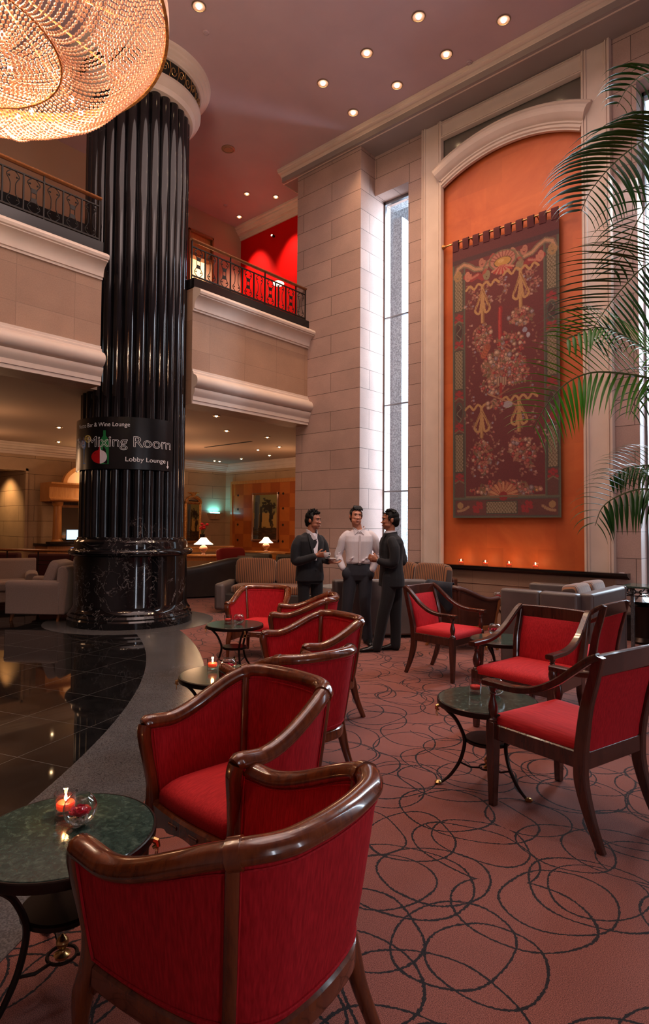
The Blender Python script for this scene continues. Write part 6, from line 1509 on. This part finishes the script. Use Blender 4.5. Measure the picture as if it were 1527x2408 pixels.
stack(b, [(-.005, .0, .835, .190, .140, 30), (0, .0, .90, .188, .138, 30), (0, 0, 1.02, .176, .128, 32), (0, 0, 1.14, .170, .122, 34), (0, 0, 1.26, .184, .128, 35), (0, 0, 1.34, .196, .122, 35), (0, .005, 1.395, .180, .098, 35), (0, .012, 1.43, .115, .075, 35), (0, .015, 1.455, .075, .06, 35)])
limb(b, [(-.130, -.080, 1.365), (-.168, -.105, 1.29), (-.185, -.12, 1.19), (-.175, -.130, 1.095), (-.09, -.180, 1.105), (.055, -.205, 1.155)], [.062, .066, .060, .060, .054, .044])
limb(b, [(.125, .085, 1.365), (.175, .10, 1.29), (.200, .085, 1.19), (.205, .04, 1.11), (.215, -.02, 1.10), (.235, -.065, 1.090)], [.062, .062, .056, .056, .050, .044])
jk_ = remeshed(b, 'jacket', 'suit', lm, .007, 3)
dx = Vector((cos(radians(35)), sin(radians(35)), 0)); fw = Vector((sin(radians(35)), -cos(radians(35)), 0))
def chest(a, f, z): return dx*a+fw*f+Vector((0, 0, z))
vp_ = [(-.012, .138, 1.10), (-.030, .132, 1.22), (-.045, .125, 1.33), (-.055, .080, 1.43), (-.02, .09, 1.45), (.02, .09, 1.45), (.055, .080, 1.43), (.045, .125, 1.33), (.030, .132, 1.22), (.012, .138, 1.10)]
vs = [tuple(chest(a, f, z)) for a, f, z in vp_]+[tuple(chest(a, f-.03, z)) for a, f, z in vp_]; n = len(vp_)
MB().add(vs, [tuple(range(n)), tuple(range(n, 2*n))[::-1]]+[(k, (k+1) % n, n+(k+1) % n, n+k) for k in range(n)]).build('shirt_front', 'shirt', stb, smooth=60)
for sg in (-1, 1): lapel(jk_, [tuple(chest(sg*.060, .070, 1.440)), tuple(chest(sg*.070, .118, 1.36)), tuple(chest(sg*.052, .138, 1.24)), tuple(chest(sg*.014, .146, 1.10))], .024, nrm_=tuple(fw))
for k in range(2): MB().ball(tuple(chest(.004, .140-.002*k, 1.07-.09*k)), (.007, .004, .007), 8, 6).build('button', 'belt', jk_)
MB().tube([(.045, -.204, 1.152), (.068, -.206, 1.160)], [.040, .037], 14).build('cuff', 'shirt', jk_)
b = MB(); stack(b, [(0, .0, .80, .145, .115, 30), (0, .0, .92, .160, .118, 30)])
for p_ in LEG_L: limb(b, [Vector(q) for q in p_[:-1]]+[(p_[-1][0], p_[-1][1]-.01, .045)], [.092, .082, .070, .064, .062])
remeshed(b, 'trousers', 'suit', lm, .008, 4)
shoe(lm, (-.11, .02, 0), (.10, -.10, 0)); shoe(lm, (.09, .11, 0), (.30, -.01, 0))
lq = lm.matrix_basis.copy(); R3 = Matrix.Rotation(heading(1, 0), 4, 'Z'); L0 = Vector(lm.location)
cup = thing('coffee_cup', 'white coffee cup held up by the man in the black suit', 'cup', tuple(L0+R3 @ Vector((.205, -.190, 1.150))), heading(1, 0))
MB().lathe([(.001, .0), (.020, 0), (.024, .006), (.034, .020), (.040, .045), (.041, .060), (.0385, .060), (.036, .044), (.028, .018), (.001, .010)], 28, cap=False).build('bowl', 'whitechina', cup)
MB().tube([(.036, 0, .050), (.056, 0, .050), (.060, 0, .034), (.050, 0, .020), (.034, 0, .020)], .0042, 8, up=(0, 1, 0)).build('handle', 'whitechina', cup)
sau = MB().lathe([(.001, 0), (.030, 0), (.034, .004), (.062, .013), (.074, .018), (.074, .020), (.060, .016), (.030, .008), (.001, .007)], 32, cap=False).build('saucer', 'whitechina', loc=tuple(L0+R3 @ Vector((.272, -.100, 1.112)))); tag(sau, 'white saucer on the left hand of the man with the cup', 'saucer')

# --- right man: black suit, back to the viewer's right, facing left
ZR = 7.50; rm = person('young man in a black suit facing left, back partly turned, hands folded', tuple(cz(908, ZR)))
HR_ = headM((.048, .0, 1.618), -84, 2, 0, 1.0)
b = MB(); head_parts(b, HR_); limb(b, [(.055, .01, 1.42), (.058, .008, 1.48), (.060, .005, 1.56)], [.062, .058, .057])
YR = -66
stack(b, [(.07, .0, .92, .13, .10, YR), (.07, .0, 1.1, .13, .09, YR), (.07, 0, 1.3, .15, .10, YR), (.07, 0, 1.38, .14, .085, YR), (.062, 0, 1.45, .06, .06, YR)])
RA = [(.06, -.145, 1.36), (.075, -.175, 1.24), (.055, -.175, 1.10), (-.03, -.13, 1.10), (-.115, -.10, 1.13)]
RB = [(.135, .12, 1.36), (.20, .14, 1.24), (.225, .10, 1.12), (.08, .05, 1.10), (-.09, -.03, 1.13)]
for p_ in (RA, RB): limb(b, p_, [.046, .044, .036, .030, .025])
hand(b, (-.118, -.100, 1.130), (-.9, .1, .35), (.15, .9, 0), .9, .95, 1, .05); hand(b, (-.095, -.045, 1.120), (-.9, -.1, .15), (.1, -.9, .1), .8, .95, -1, .05)
LR1 = [(.045, -.075, .93), (.020, -.085, .70), (-.035, -.09, .47), (-.075, -.08, .25), (-.115, -.07, .08)]
LR2 = [(.115, .065, .93), (.130, .06, .70), (.130, .06, .47), (.135, .06, .25), (.130, .05, .08)]
for p_ in (LR1, LR2): limb(b, p_, [.075, .068, .050, .042, .034])
remeshed(b, 'body', 'skintan', rm, .006, 3); face_bits(rm, HR_, False); hair(rm, HR_, 'full', 3)
b = MB(); stack(b, [(.06, .0, 1.36, .11, .075, YR), (.058, 0, 1.44, .072, .066, YR), (.056, 0, 1.485, .066, .064, YR)]); stb = remeshed(b, 'shirt', 'shirt', rm, .007, 1)
MB().sweep([(.056+.071*cos(2*pi*k/24), .071*sin(2*pi*k/24), 1.470-.020*(-cos(2*pi*k/24) > 0)*abs(cos(2*pi*k/24))) for k in range(24)], [(-.003, -.018), (.003, -.018), (.003, .018), (-.003, .018)], closed=True).build('collar', 'shirt', stb, smooth=60)
b = MB()
stack(b, [(.072, .0, .80, .185, .145, YR), (.075, .0, .90, .182, .140, YR), (.07, 0, 1.02, .170, .125, YR), (.068, 0, 1.12, .166, .120, YR), (.07, 0, 1.25, .185, .128, YR), (.07, 0, 1.335, .198, .122, YR), (.068, .0, 1.39, .180, .100, YR), (.062, .0, 1.43, .115, .078, YR), (.058, .0, 1.458, .078, .068, YR)])
limb(b, [(.062, -.140, 1.36), (.085, -.175, 1.28), (.090, -.190, 1.18), (.070, -.185, 1.095), (-.01, -.150, 1.090), (-.085, -.115, 1.115)], [.062, .066, .062, .060, .052, .044])
limb(b, [(.130, .115, 1.36), (.185, .135, 1.28), (.215, .130, 1.18), (.222, .095, 1.10), (.09, .055, 1.09), (-.055, -.01, 1.12)], [.062, .064, .058, .058, .052, .044])
jk_ = remeshed(b, 'jacket', 'suit', rm, .007, 3)
bk = Vector((-sin(radians(YR)), cos(radians(YR)), 0)); bk = bk if bk.x > 0 else -bk; dxr = Vector((cos(radians(YR)), sin(radians(YR)), 0))
MB().tube([Vector((.07, 0, .80))+bk*.143, Vector((.072, 0, .92))+bk*.139, Vector((.07, 0, 1.02))+bk*.122], [.005, .004, .001], 6).build('vent', 'belt', jk_)
MB().sweep([(.058+.084*cos(2*pi*k/24), .078*sin(2*pi*k/24), 1.445+.012*cos(2*pi*k/24)) for k in range(24)], [(-.005, -.022), (.006, -.020), (.002, .020), (-.003, .020)], closed=True).build('jacket_collar', 'suit', jk_, smooth=60)
lapel(jk_, [(-.015, -.060, 1.445), (-.060, -.060, 1.36), (-.078, -.055, 1.22), (-.070, -.045, 1.10)], .022, nrm_=(-.9, -.4, 0))
MB().tube([(-.078, -.118, 1.112), (-.104, -.105, 1.124)], [.041, .036], 14).build('cuff', 'shirt', jk_)
b = MB(); stack(b, [(.078, .0, .78, .150, .118, YR), (.075, .0, .92, .165, .122, YR)])
for p_ in (LR1, LR2): limb(b, [Vector(q) for q in p_[:-1]]+[(p_[-1][0], p_[-1][1], .05)], [.094, .088, .076, .068, .064])
remeshed(b, 'trousers', 'suit', rm, .008, 4)
shoe(rm, (-.085, -.065, 0), (-.345, -.085, 0)); shoe(rm, (.155, .055, 0), (-.085, .05, 0))
